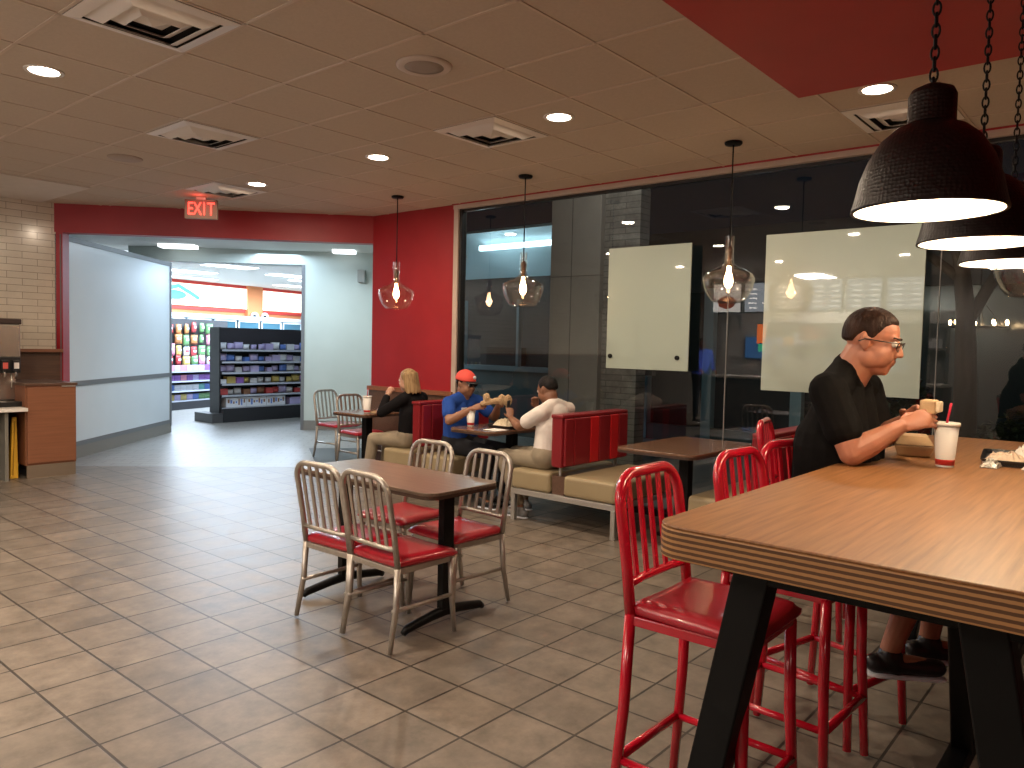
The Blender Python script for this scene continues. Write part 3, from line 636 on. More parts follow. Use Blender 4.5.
# ------------------------------------------------------------------ tables
def rpoly(x0, x1, y0, y1, r, n=7):
    p = []
    for cx, cy, a0 in ((x1-r, y1-r, 0), (x0+r, y1-r, PI/2), (x0+r, y0+r, PI), (x1-r, y0+r, 1.5*PI)):
        for k in range(n+1): a = a0 + k*PI/2/n; p.append((cx+r*math.cos(a), cy+r*math.sin(a)))
    return p
t = thing('dining_table', 'brown wooden centre table with two black pedestal legs among four chairs', 'table', (2.82, 3.23, 0))
MB().prism(rpoly(-.26, .26, -.57, .57, .07), .716, .732).build('tabletop', M_TABW, t, .002)
MB().prism(rpoly(-.261, .261, -.571, .571, .07), .698, .716).build('edge_band', M_EDGE, t)
for s in (-1, 1):
    MB().box(-.038, .038, s*.42-.022, s*.42+.022, .05, .70).build('leg', M_BLACK, t, .004)
    q = MB(); ft = [(-.29, s*.42, .018), (-.265, s*.42, .035), (-.1, s*.42, .058), (0, s*.42, .066), (.1, s*.42, .058), (.265, s*.42, .035), (.29, s*.42, .018)]
    q.tube(ft, [.016, .022, .025, .028, .025, .022, .016], 10); q.build('foot', M_BLACK, t)
    MB().box(-.2, .2, s*.42-.03, s*.42+.03, .69, .698).build('bracket', M_BLACK, t)
def booth_table(x0, x1, y0, y1, label, r=.07, legx=.5):
    t = thing('booth_table', label, 'table', ((x0+x1)/2, (y0+y1)/2, 0)); hx, hy = (x1-x0)/2, (y1-y0)/2
    MB().prism(rpoly(-hx, hx, -hy, hy, r), .714, .73).build('tabletop', M_TABX, t, .002)
    MB().prism(rpoly(-hx-.001, hx+.001, -hy-.001, hy+.001, r), .696, .714).build('edge_band', M_EDGE, t)
    lx = -hx + legx
    MB().box(lx-.04, lx+.04, -.04, .04, .03, .70).build('leg', M_BLACK, t, .004)
    MB().box(lx-.22, lx+.22, -.03, .03, 0, .03).box(lx-.03, lx+.03, -.22, .22, 0, .03).build('foot', M_BLACK, t, .006)
booth_table(4.80, 5.84, 2.42, 3.06, 'empty dark wood booth table between the two benches', .07, .52)
booth_table(4.76, 5.80, 4.24, 4.76, 'booth table carrying cup and food between the two seated men', .09, .58)
booth_table(4.90, 5.78, 6.08, 6.62, 'far small table with paper cup in front of the blonde woman', .07, .27)

# bar table
t = thing('bar_table', 'tall wooden bar table with layered plywood edge and black splayed legs', 'table', (1.67, -.09, 0))
bl = 2.95
MB().prism(rpoly(0, bl, 0, 1.04, .075), 1.022, 1.03).build('tabletop', M_BAR, t, .003)
MB().prism(rpoly(-.001, bl+.001, -.001, 1.041, .076), .948, 1.022).build('edge_band', M_PLY, t, .004)
for x in (.25, bl-.30):
    for s in (-1, 1):
        MB().bar((x, .61+s*.245, .945), (x+.0, .62+s*.42, .0), .095, .085, (1, 0, 0)).build('leg', M_BLACK, t, .005)
    MB().bar((x, .52-.33, .905), (x, .52+.33, .905), .075, .08, (1, 0, 0)).build('cross_rail', M_BLACK, t, .004)
    MB().bar((x, .52-.42, .20), (x, .52+.42, .20), .05, .06, (1, 0, 0)).build('cross_rail', M_BLACK, t, .004)
MB().bar((.25, .52, .20), (bl-.30, .52, .20), .06, .06, (0, 0, 1)).build('foot_rail', M_BLACK, t, .004)
MB().bar((.25, .40, .92), (1.1, .52, .22), .06, .05).build('brace', M_BLACK, t, .004)
MB().bar((bl-.3, .52, .92), (bl-1.15, .52, .22), .06, .05).build('brace', M_BLACK, t, .004)

# ------------------------------------------------------------------ booth benches
def bench(y0, label, near=True, far=True, xa=4.90, xb=5.86, ynear=.50, yfar=.40):
    """back panel y0..y0+.12 ; near seat on the low-y side, far seat on the high-y side"""
    t = thing('booth_bench', label, 'booth bench', (xa, y0, 0)); L = xb-xa
    MB().box(0, L, .012, .108, .49, .90).build('back_panel', M_REDV2, t, .012, 3)
    MB().box(-.006, L+.002, 0, .12, .885, .915).build('top_cap', M_REDV2, t, .010, 3)
    for i, (a, b_) in enumerate(((.02, .14), (.14, .37), (.37, .50), (.50, .67), (.67, .80), (.80, L-.01))):
        m_ = M_REDV3 if i in (0, 2, 4) and i != 0 else M_REDV2
        MB().box(a+.003, b_-.003, -.012, .014, .50, .885).build('back_pad', m_, t, .010, 3)
        MB().box(a+.003, b_-.003, .106, .132, .50, .885).build('back_pad', m_, t, .010, 3)
    MB().box(.03, L, .0, .12, .24, .42).build('center_box', M_DARKW, t)
    if near:
        MB().box(0, L, -ynear, -.008, .27, .435).build('seat_cushion', M_TAN, t, .03, 4)
        MB().box(.30, L-.3, -.05, -.035, .2, .27).build('seat_support', M_SILV, t)
    if far:
        MB().box(0, L, .128, .128+yfar, .27, .435).build('seat_cushion', M_TAN, t, .03, 4)
    ya, yb = (-ynear if near else 0), (.128+yfar if far else .12)
    MB().box(.0, .035, ya, yb, .225, .268).box(L-.035, L, ya, yb, .225, .268).box(.0, L, ya, ya+.035, .225, .268).box(0, L, yb-.035, yb, .225, .268).build('frame', M_SILV, t, .003)
    MB().box(.05, .065, .05, .07, .41, .50).box(L-.1, L-.085, .05, .07, .41, .50).build('bracket', M_SILV, t)
    for x in (0, L-.04):
        for y in ((ya+.0, yb-.04)): MB().box(x, x+.04, y, y+.04, 0, .225).build('leg', M_SILV, t, .003)
    return t
bench(3.60, 'red striped double booth bench behind the man in white, tan seats, fully visible silver leg')
bench(5.25, 'red double booth bench between the blonde woman and the man in blue', ynear=.42)
bench(1.93, 'red booth bench mostly hidden behind the bar stools', near=False, yfar=.45)

# ------------------------------------------------------------------ tableware
def cup(x, y, z, label, h=.17, r=.045, straw=True, lean=(.012, 0), band=True):
    t = thing('paper_cup', label, 'cup', (x, y, z))
    rb = r*.70
    MB().lathe([(.001, .0), (rb, .0), (rb+(r-rb)*.03, .004), (r, h), (r-.003, h), (.001, h-.002)], 28).build('cup_body', M_WHITE, t)
    if band: MB().lathe([(rb+.0008, .008), (rb+(r-rb)*.20+.001, .030)], 28, cap=False).lathe([(rb+.0008, .008), (rb+.0002, .008)], 28, cap=False).build('red_band', M_CUPRED, t)
    MB().lathe([(.001, h+.004), (r*.9, h+.004), (r+.002, h+.006), (r+.004, h), (r+.004, h-.006), (r, h-.006)], 28, cap=False).build('lid', mat('lid_plastic', (.70, .66, .60), .3), t)
    if straw: MB().cyl((0, 0, h), (lean[0], lean[1], h+.08), .0045, 8).build('straw', M_STRAW, t)
cup(3.32, .622, 1.032, 'white paper cup with red band and red straw on bar table', .165, .044, lean=(.0, -.012))
cup(5.06, 6.22, .732, 'white paper cup with straw on the far small table', .17, .046)
cup(5.0, 4.70, .732, 'white paper cup in front of the man in blue', .135, .042, straw=False)
t = thing('takeout_box', 'kraft paper takeout box on bar table below sandwich', 'food box', (3.62, .80, 1.032), .25)
MB().add([(-.075, -.06, 0), (.075, -.06, 0), (.075, .06, 0), (-.075, .06, 0), (-.09, -.075, .045), (.09, -.075, .045), (.09, .075, .045), (-.09, .075, .045)], [(0, 3, 2, 1), (4, 5, 6, 7), (0, 1, 5, 4), (1, 2, 6, 5), (2, 3, 7, 6), (3, 0, 4, 7)]).build('tray', M_KRAFT, t, .004)
MB().add([(-.09, -.075, .048), (.09, -.075, .048), (.09, .075, .048), (-.09, .075, .048), (-.065, -.05, .085), (.065, -.05, .085), (.065, .05, .085), (-.065, .05, .085)], [(0, 3, 2, 1), (4, 5, 6, 7), (0, 1, 5, 4), (1, 2, 6, 5), (2, 3, 7, 6), (3, 0, 4, 7)]).build('lid', M_KRAFT, t, .004)
def traything(x, y, z, rz, label, sx=.20, sy=.15):
    t = thing('food_tray', label, 'tray', (x, y, z), rz)
    MB().prism(rpoly(-sx, sx, -sy, sy, .03), 0, .006).build('base', M_BLKP, t)
    o4 = rpoly(-sx-.01, sx+.01, -sy-.01, sy+.01, .035); i4 = rpoly(-sx+.004, sx-.004, -sy+.004, sy-.004, .03); n = len(o4)
    MB().add([(*p, .024) for p in o4]+[(*p, .006) for p in i4]+[(*p, .020) for p in o4]+[(*p, .002) for p in i4], [(i, (i+1) % n, n+(i+1) % n, n+i) for i in range(n)]+[(2*n+i, 3*n+i, 3*n+(i+1) % n, 2*n+(i+1) % n) for i in range(n)]+[(i, 2*n+i, 2*n+(i+1) % n, (i+1) % n) for i in range(n)]).build('rim', M_BLKP, t)
def crumple(x, y, z, sx, sy, h, m, name, label, cat, seed=1, n=12):
    rnd = random.Random(seed); vs = []; fs = []
    H = [[0]*(n+1) for _ in range(n+1)]
    for i in range(n+1):
        for j in range(n+1):
            u, v = i/n*2-1, j/n*2-1; e = max(0, 1-max(abs(u), abs(v))**3)
            H[i][j] = .004 + h*e*(.35+.65*rnd.random())
            vs.append((x+u*sx+rnd.uniform(-1, 1)*sx/n*.8, y+v*sy+rnd.uniform(-1, 1)*sy/n*.8, z+H[i][j]))
    N = len(vs); vs += [(a, b, z+.001) for a, b, _ in vs[:]]
    for i in range(n):
        for j in range(n): a = i*(n+1)+j; fs.append((a, a+n+1, a+n+2, a+1)); fs.append((N+a, N+a+1, N+a+n+2, N+a+n+1))
    rim = [i*(n+1) for i in range(n+1)] + [n*(n+1)+j for j in range(1, n+1)] + [i*(n+1)+n for i in range(n-1, -1, -1)] + [j for j in range(n-1, 0, -1)]
    for a, b in zip(rim, rim[1:]+rim[:1]): fs.append((a, b, N+b, N+a))
    return tag(MB().add(vs, fs).build(name, m), label, cat)
traything(3.72, .40, 1.032, .12, 'black tray with crumpled wrappers on bar table at picture edge')
crumple(3.60, .46, 1.04, .07, .07, .045, mat('wrap_beige', (.62, .48, .36), .7), 'food_wrapper', 'tan crumpled paper wrapper on near corner of bar tray', 'wrapper', 3)
crumple(3.72, .38, 1.04, .08, .08, .075, M_WHITE, 'food_wrapper', 'large white crumpled paper on bar tray at picture edge', 'wrapper', 5)
crumple(3.46, .49, 1.032, .055, .03, .032, M_FOIL, 'foil_packet', 'small silver foil packet beside the bar tray', 'foil', 8)
crumple(3.50, .36, 1.032, .045, .03, .02, M_WHITE, 'napkin', 'folded white napkin on bar table at picture edge', 'napkin', 9)
traything(5.22, 4.42, .732, .05, 'black tray of food on the booth table between two men', .17, .13)
crumple(5.20, 4.45, .742, .10, .09, .07, M_CREAM, 'rice_plate', 'pile of pale food on black tray in front of man in white', 'food', 4)
crumple(4.92, 4.33, .732, .07, .08, .008, M_WHITE, 'napkin', 'flat white paper on booth table beside black tray', 'napkin', 6)
crumple(5.14, 6.18, .732, .05, .05, .02, M_KRAFT, 'food_wrapper', 'flat brown paper wrapper on the far small table', 'wrapper', 12)

# ------------------------------------------------------------------ drinks corner
t = thing('waste_cabinet', 'reddish brown wooden cabinet with steel kick plate beside drink machine', 'cabinet', (2.735, 8.72, 0))
MB().box(0, .475, 0, .84, .13, .94).build('body', M_CABW, t, .003)
MB().box(.012, .463, -.018, 0, .15, .925).build('door', M_CABW, t, .003)
MB().box(-.005, .485, -.02, .85, .94, .965).build('top', M_DARKW, t, .003)
MB().box(.01, .465, -.008, .02, 0.0, .13).build('kick_plate', mat('kick_steel', (.40, .33, .26), .35, .8), t)
MB().box(.33, .46, -.030, -.018, .925, .938).build('handle', M_SILV, t)
t = thing('drink_counter', 'white counter top carrying the drink machine', 'counter', (1.2, 8.62, 0))
MB().box(0, 1.53, 0, .95, .69, .725).build('worktop', M_WHITE, t, .004)
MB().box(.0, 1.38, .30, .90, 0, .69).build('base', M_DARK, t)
MB().box(1.34, 1.37, .05, .93, 0, .69).build('side_panel', mat('panel_grey', (.20, .19, .16), .5), t)
o = MB(); t = thing('wet_floor_sign', 'yellow folded floor sign standing under the drink counter', 'floor sign', (2.665, 8.80, 0))
MB().add([(-.045, 0, 0), (.03, 0, 0), (.03, .10, 0), (-.045, .10, 0), (-.01, .04, .62), (.03, .04, .62), (.03, .07, .62), (-.01, .07, .62)], [(0, 3, 2, 1), (4, 5, 6, 7), (0, 1, 5, 4), (1, 2, 6, 5), (2, 3, 7, 6), (3, 0, 4, 7)]).build('board', mat('sign_yellow', (.75, .42, .03), .45), t, .006)
MB().bar((-.02, -.004, .04), (.012, .036, .58), .008, .006).build('ridge', mat('sign_yellow_dark', (.45, .25, .02), .5), t)
t = thing('drink_machine', 'black and steel self serve drink machine on white counter', 'drink machine', (2.25, 8.85, .727))
MB().box(0, .49, .18, .62, 0, .88).build('body', M_BLKP, t, .01)
MB().box(.0, .49, 0, .60, .50, .83).build('hood', M_STEEL, t, .012)
MB().box(-.01, .50, -.01, .62, .83, .885).build('lid', mat('lid_brown', (.035, .018, .015), .4), t, .01)
MB().box(0, .49, .0, .2, .34, .50).build('valve_panel', M_BLKP, t, .006)
for i in range(5):
    x = .05+i*.098
    v = MB().box(x-.032, x+.032, -.035, .02, .36, .47).build('valve', M_BLKP, t, .006)
    MB().box(x-.022, x+.022, -.038, -.035, .385, .445).build('valve_label', mat('vl%d' % i, [(.7, .7, .65), (.6, .55, .05), (.7, .6, .5), (.6, .1, .08), (.65, .62, .6)][i], .4), v)
    MB().cyl((x, -.01, .30), (x, -.01, .37), .008, 8).build('nozzle', M_STEEL, v)
MB().box(0, .49, .17, .185, .06, .34).build('splash_plate', M_STEEL, t)
MB().box(-.005, .495, -.04, .3, 0, .05).build('drip_tray', M_BLKP, t, .006)
for i in range(4):
    MB().tube([(.07+i*.11, -.005, .34), (.07+i*.11, -.03, .25), (.07+i*.11, -.02, .18)], .006, 6).build('lever', M_STEEL, t)
t = thing('lid_holder', 'clear plastic dome of cup lids on top of drink machine', 'lid holder', (2.45, 9.05, 1.613))
MB().lathe([(.001, 0), (.12, 0), (.13, .02), (.12, .08), (.08, .12), (.001, .135)], 24).build('dome', glassy('dome_plastic', (.9, .88, .85), 1.5, .05), t)
MB().lathe([(.001, .005), (.06, .005), (.062, .06), (.001, .065)], 20).build('lid_stack', M_WHITE, t)

# ------------------------------------------------------------------ store
def gondola():
    t = thing('store_shelf_unit', 'black double shelf unit full of small packets beyond the corridor', 'shelf unit', (6.95, 12.42, 0), .035)
    MB().box(0, 2.8, .36, .40, .0, 1.66).build('back_panel', M_BLKF, t)
    MB().box(-.03, .0, .10, .40, 0, 1.66).build('side_panel', M_BLKF, t)
    MB().box(0, 2.8, 0, .40, 0, .24).build('base', M_BLKF, t)
    MB().box(-.20, -.0, .02, .60, 0, .16).build('end_platform', mat('end_grey', (.06, .06, .065), .5), t)
    MB().box(-.02, 2.8, .34, .36, 1.36, 1.66).build('header_board', mat('board_dark', (.030, .027, .035), .6), t)
    strip = mat('price_strip', (.42, .45, .52), .5)
    for z in (1.27, 1.06, .87, .67, .47, .25):
        s = MB().box(0.0, 2.8, .06, .36, z-.02, z).build('shelf', M_BLKF, t)
        MB().box(0.0, 2.8, .045, .06, z-.028, z+.006).build('price_strip', strip, s)
    return t
gondola()
cols = {'white': (.75, .78, .85), 'blue': (.12, .22, .60), 'purple': (.30, .14, .50), 'red': (.50, .07, .07), 'green': (.16, .34, .14), 'yellow': (.62, .50, .16), 'teal': (.14, .42, .42), 'orange': (.60, .26, .10), 'pink': (.75, .30, .42), 'brown': (.28, .14, .08), 'lilac': (.5, .45, .75)}
CM = {k: mat('pack_'+k, v, .35) for k, v in cols.items()}
def pillow(w, h, th, n=6):
    mb = MB(); vs = []; fs = []
    for sgn in (-1, 1):
        for i in range(n+1):
            for j in range(n+1):
                u, v = i/n*2-1, j/n*2-1; b = (1-u**4)*(1-v**4)
                vs.append((u*w/2*(1-.06*(1-v*v)), sgn*th/2*b, (v+1)*h/2))
    N = (n+1)**2
    for i in range(n):
        for j in range(n): a = i*(n+1)+j; fs.append((a, a+n+1, a+n+2, a+1)); fs.append((N+a, N+a+1, N+a+n+2, N+a+n+1))
    return mb.add(vs, fs, True)
LBL = pillow(.105, .05, .05)
pk = {}
def pack(kind, colr, loc, rz, label, group, sc_=1):
    key = (kind, colr)
    if key not in pk:
        if kind == 'snack_packet': me = pillow(.165, .12, .08).mesh('snack_packet', CM[colr])
        elif kind == 'candy_box':
            me = MB().box(-.07, .07, -.05, .05, 0, .10).mesh('candy_box', CM[colr])
        else:
            me = pillow(.21, .25, .08)
            me.box(-.05, .05, -.044, -.036, .11, .16, mi=1); me = me.mesh('snack_bag', [CM[colr], CM['white' if colr != 'white' else 'red']])
        pk[key] = me
    o = bpy.data.objects.new(kind, pk[key]); COL.objects.link(o); o.location = loc; o.rotation_euler = (0, 0, rz); o.scale = (sc_,)*3
    return tag(o, label, {'snack_packet': 'snack packet', 'candy_box': 'box', 'snack_bag': 'snack bag'}[kind], group)
rn = random.Random(3); R0 = Matrix.Rotation(.035, 3, 'Z')
ORD = ['first', 'second', 'third', 'fourth', 'fifth', 'sixth', 'seventh', 'eighth', 'ninth', 'tenth', 'eleventh', 'twelfth', 'thirteenth']
rows = ['top', 'second', 'third', 'fourth', 'fifth']
for ri, (z, cs) in enumerate(((1.27, ['white', 'white', 'blue', 'white', 'lilac']), (1.06, ['lilac', 'white', 'blue', 'white']), (.87, ['white', 'blue', 'lilac', 'white']), (.67, ['white', 'purple', 'brown', 'white', 'yellow']), (.47, ['white', 'brown', 'lilac', 'white', 'red']))):
    for k in range(13):
        c = rn.choice(cs); p = V((6.95, 12.42, 0)) + R0 @ V((.10+k*.155, .22+rn.uniform(-.02, .02), 0)); p.z = z+.002
        pack(rn.choice(['snack_packet', 'candy_box', 'snack_packet']), c, p, rn.uniform(-.2, .25), '%s packet, %s from the open end on %s shelf of black store unit' % (c, ORD[k], rows[ri]), 'packets on the %s shelf of the black store unit' % rows[ri], rn.uniform(.75, 1.2))
tb = MB().box(-.20, .20, -.08, .08, 0, .17).mesh('white_carton', [CM['white']])
for k in range(3):
    p = V((6.95, 12.42, 0)) + R0 @ V((.32+k*.41, .20, 0)); p.z = .252
    o = bpy.data.objects.new('display_carton', tb); COL.objects.link(o); o.location = p; o.rotation_euler = (0, 0, .035)
    tag(o, 'white printed carton, %s from the open end, on bottom shelf of black store unit' % ORD[k], 'box', 'white cartons on the bottom shelf of the black store unit')
    for q in range(7): MB().box(-.17+q*.052, -.145+q*.052+rn.uniform(0, .012), -.084, -.080, .03+rn.uniform(0, .05), .10+rn.uniform(0, .05)).build('print', CM['blue'] if q % 2 else CM['brown'], o)
for k in range(5):
    p = V((6.95, 12.42, 0)) + R0 @ V((1.55+k*.16, .20, 0)); p.z = .252
    pack('candy_box', 'lilac', p, 0, 'lilac box on bottom shelf of black store unit, %s past the white cartons' % ORD[k], 'lilac boxes on the bottom shelf of the black store unit', 1.3)
RK0 = V((7.15, 15.0)); RKd = V((1.7, .62)).normalized(); RKa = math.atan2(RKd.y, RKd.x)
t = thing('snack_rack', 'tall black rack of hanging snack bags by the white corridor wall', 'shelf unit', (RK0.x, RK0.y, 0), RKa)
MB().box(-.3, 2.3, .45, .5, 0, 1.86).build('back_panel', mat('peg_dark', (.06, .06, .065), .6), t)
MB().box(-.3, 2.3, 0, .5, 0, .16).build('base', M_BLKF, t)
for z in (.78, .58, .38, .18):
    s = MB().box(-.3, 2.3, .05, .46, z-.02, z).build('shelf', M_BLKF, t); MB().box(-.3, 2.3, .04, .052, z-.028, z+.006).build('price_strip', mat('price_strip'), s)
Rr = Matrix.Rotation(RKa, 3, 'Z')
brow = ['top', 'second', 'third', 'lowest']
allc = ['green', 'red', 'yellow', 'teal', 'white', 'pink', 'green', 'orange', 'blue', 'red']
for ri, z in enumerate((1.60, 1.36, 1.12, .90)):
    for k in range(9):
        c = rn.choice(allc); p = V((*RK0, 0)) + Rr @ V((-.18+k*.225+rn.uniform(-.015, .015), .36, 0)); p.z = z-.03+rn.uniform(-.04, .03)
        pack('snack_bag', c, p, RKa+rn.uniform(-.35, .35), '%s snack bag, %s from the corridor wall in %s hanging row of store rack' % (c, ORD[k], brow[ri]), 'snack bags in the %s row of the rack' % brow[ri], rn.uniform(.72, 1.0))
for ri, (z, cs) in enumerate(((.78, ['purple', 'lilac', 'red', 'pink']), (.58, ['purple', 'pink', 'lilac']), (.38, ['blue', 'teal', 'white', 'brown']), (.18, ['green', 'yellow', 'blue', 'lilac']))):
    for k in range(12):
        c = rn.choice(cs); p = V((*RK0, 0)) + Rr @ V((-.20+k*.17, .20, 0)); p.z = z+.002
        pack('candy_box', c, p, RKa, '%s box, %s from the corridor wall on %s shelf under snack bags' % (c, ORD[k], rows[ri]), 'boxes on the %s shelf under the snack bags' % rows[ri], 1.15)
# coolers and sign bands on the store back wall
t = thing('beverage_cooler', 'white framed glass door drink coolers along the store back wall', 'cooler', (W0.x, W0.y, 0), math.atan2(wd.y, wd.x))
MB().box(-.5, 5.2, -.6, -.1, 0, .12).box(-.5, 5.2, -.6, -.1, 1.98, 2.08).box(-.5, 5.2, -.12, -.06, 0, 2.08).build('cabinet', mat('cooler_white', (.62, .66, .70), .5), t)
for i in range(7):
    x = -.5+i*.81
    d = MB().box(x+.03, x+.78, -.62, -.60, .14, 1.96).build('door', mat('cooler_glass', (.05, .12, .16), .15), t); MB().box(x+.03, x+.07, -.64, -.62, .14, 1.96).box(x+.74, x+.78, -.64, -.62, .14, 1.96).box(x+.03, x+.78, -.64, -.62, 1.92, 1.96).build('door_frame', mat('frame_pale', (.55, .60, .64), .4), d)
t2 = thing('beverage_cooler', 'white glass door cooler at the far end of the store wall', 'cooler', (W0.x, W0.y, 0), math.atan2(wd.y, wd.x))
MB().box(5.9, 8.2, -.5, -.06, 0, 1.95).build('cabinet', mat('cooler_white'), t2)
MB().box(5.95, 8.1, -.52, -.50, .1, 1.85).build('door', mat('cooler_glass'), t2)
def band(a, b, label):
    t = thing('lit_sign_band', label, 'lit sign', (W0.x, W0.y, 0), math.atan2(wd.y, wd.x))
    MB().box(a, b, -.10, -.06, 2.30, 2.86).build('light_panel', M_SIGNB, t)
    return t
t = band(-.9, 3.55, 'long glowing cream band high on the orange store wall')
MB().ell((1.2, -.10, 2.55), (.35, .03, .12), 16, 8).tube([(1.0, -.12, 2.70), (1.3, -.12, 2.78), (1.7, -.12, 2.60), (1.9, -.12, 2.50)], .05, 8).build('teal_graphic', M_TEALG, t)
band(4.10, 8.6, 'second glowing cream band past the orange pilaster')
struct('wall_store.003', MB().prism([W0+wd*3.55, W0+wd*4.10, W0+wd*4.10+wn*.14, W0+wd*3.55+wn*.14], 0, 2.95), M_ORANGE)
t = thing('hanging_sign', 'small white oval sign hanging near the store back wall', 'sign', tuple(W0+wd*5.15+wn*.9)+(2.12,), math.atan2(wd.y, wd.x))
MB().tube([(0, -.02, 0), (0, .02, 0)], .2, 24).build('board', CM['white'], t).scale = (1.5, 1, 1)
MB().box(-.10, -.04, -.03, -.022, -.05, .05).box(-.02, .04, -.03, -.022, -.05, .05).box(.06, .12, -.03, -.022, -.05, .05).build('marks', mat('mark_dark', (.05, .06, .1), .6), t)
MB().cyl((-.2, 0, .15), (-.2, 0, .82), .006, 6).build('hanger', M_SILV, t); MB().cyl((.2, 0, .15), (.2, 0, .82), .006, 6).build('hanger', M_SILV, t)
for i in range(2):
    t = thing('security_camera', 'white dome security camera on orange pilaster' + (', the one nearer the oval sign' if i else ', the one nearer the corridor wall panel'), 'camera', tuple(W0+wd*(3.70+i*.38)+wn*.24)+(2.12,))
    MB().ell((0, 0, 0), (.11, .11, .11), 14, 8).build('dome', CM['white'], t); MB().box(-.05, .05, -.0, .15, -.02, .02).build('bracket', CM['white'], t)
    MB().ell((-.05, -.09, -.02), (.05, .04, .05), 10, 6).build('lens', M_BLKP, t)
for i, (x, y, sx, sy) in enumerate([(6.3, 14.0, .9, .5), (8.3, 14.6, 1.0, .5), (8.2, 16.6, 1.6, .5), (10.4, 15.4, 1.3, .5), (12.3, 18.2, 1.2, .4), (11.4, 16.4, .9, .3), (12.8, 16.2, .8, .4), (9.4, 18.3, 1.2, .3)]):
    t = thing('ceiling_light_panel', 'glowing white ceiling light panel in the store ' + ['closest to corridor panel', 'above the snack rack', 'over the middle of the aisle', 'over the black shelf unit', 'in the far corner', 'beside the pilaster', 'beyond the black unit', 'next to the cream band'][i], 'ceiling light', (x, y, 2.95), 0, 'store ceiling lights')
    MB().box(-sx/2, sx/2, -sy/2, sy/2, -.03, -.012).build('diffuser', M_FLUOR, t); MB().box(-sx/2-.02, sx/2+.02, -sy/2-.02, sy/2+.02, -.012, 0).build('frame', CM['white'], t)

# ------------------------------------------------------------------ order counter seen mirrored in the glass
t = thing('order_counter', 'dark order counter with pale top mirrored in the window', 'counter', (-2.2, 2.6, 0))
MB().box(0, .6, 0, 3.9, 0, .95).build('base', mat('counter_dark', (.08, .07, .07), .6), t); MB().box(-.03, .64, -.03, 3.93, .95, .99).build('worktop', mat('counter_pale', (.5, .48, .44), .4), t)
struct('wall_kitchen', MB().box(-4.2, -4.1, .5, 9.6, 0, ZC), mat('kitchen_wall', (.42, .40, .38), .5))
def menu(y, wd_, label, photo):
    t = thing('menu_board', label, 'menu board', (-1.75, y, 2.15), 0, 'lit menu boards')
    MB().box(-.06, 0, 0, wd_, 0, .56).build('casing', M_BLKP, t)
    MB().box(0, .008, .02, wd_-.02, .02, .54).build('screen', mat('menu_face', (.08, .08, .09), .4, emit=(.55, .58, .62), es=4) if not photo else mat('menu_photo', (.6, .6, .6), .4, emit=(.85, .80, .75), es=4.5), t)
    q = MB()
    for r in range(5):
        for c in range(2): q.box(.008, .012, .06+c*(wd_/2-.02), .06+c*(wd_/2-.02)+wd_*.3*rn.uniform(.6, 1), .08+r*.085, .105+r*.085)
    if not photo: q.build('menu_lines', mat('menu_line', (1, 1, 1), .4, emit=(1, .97, .9), es=7.0), t)
    else: MB().ell((.01, wd_*.5, .2), (.006, wd_*.3, .12), 16, 8).build('burger_picture', mat('burger_pic', (.5, .12, .05), .5, emit=(.7, .15, .06), es=1), t)
for i in range(6): menu(2.9+i*.62, .58, 'glowing menu board above the order counter, ' + ['closest to the bar table', 'second from the bar table side', 'third from the bar table side', 'fourth from the bar table side', 'next to the burger picture board', 'with a burger picture'][i], i == 5)
o = MB().box(-2.0, -1.9, 5.55, 5.75, 1.60, 1.95).build('number_sign', mat('order_red', (1, .2, .05), .5, emit=(1, .22, .05), es=5)); tag(o, 'glowing orange sign above order counter', 'sign')
o = MB().box(-2.0, -1.9, 5.57, 5.72, 1.45, 1.58).build('number_sign', mat('order_green', (.1, .9, .5), .5, emit=(.1, .9, .5), es=2.5)); tag(o, 'small glowing green sign above order counter', 'sign')
o = MB().box(-3.6, -3.2, 3.2, 5.4, 0, 1.5).box(-3.6, -3.3, 3.2, 5.4, 1.7, 2.0).build('kitchen_unit', M_STEEL); tag(o, 'steel kitchen unit behind order counter', 'kitchen unit')
for i, yy_ in enumerate((3.3, 4.3, 5.2)):
    t = thing('cash_register', 'dark cash register on order counter, ' + ['bar table end', 'middle one', 'farther end'][i], 'register', (-1.95, yy_, .992))
    MB().box(-.12, .12, -.15, .15, 0, .1).build('base', M_BLKP, t); MB().bar((.02, 0, .1), (-.02, 0, .2), .05, .03).build('stand', M_BLKP, t); MB().box(-.03, 0, -.16, .16, .16, .38).build('screen', mat('pos_screen', (.1, .12, .15), .3, emit=(.4, .5, .6), es=1.2), t)
t = thing('kitchen_shelf', 'steel shelf of white containers behind the order counter', 'shelf', (-4.05, 3.0, 1.55))
MB().box(0, .35, 0, 3.2, 0, .03).box(0, .35, 0, 3.2, .45, .48).box(0, .05, 0, .05, -1.5, .5).box(0, .05, 3.15, 3.2, -1.5, .5).build('frame', M_STEEL, t)
for i in range(7):
    q = MB().box(-3.95, -3.72, 3.1+i*.43, 3.1+i*.43+.2+.1*(i % 3), 1.582, 1.75+.07*(i % 2)).build('container', CM[['white', 'red', 'white', 'white', 'teal', 'white', 'orange'][i]])
    tag(q, 'kitchen container, %s along the steel shelf behind the order counter' % ['first', 'second', 'third', 'fourth', 'fifth', 'sixth', 'seventh'][i], 'container', 'containers on the kitchen shelf')
o = MB().box(-1.9, -1.6, 4.55, 5.05, .992, 1.35).build('ice_bin', CM['white']); tag(o, 'white square bin on the order counter', 'bin')
o = MB().box(-4.08, -4.05, 5.9, 6.9, 1.3, 1.75).build('wall_poster', mat('poster_blue', (.1, .3, .7), .5, emit=(.1, .3, .8), es=.8)); tag(o, 'blue lit poster on kitchen wall', 'poster')
light('AREA', (-3.0, 5.0, 2.85), 420, (1, .92, .82), 1.5, size_y=.6)

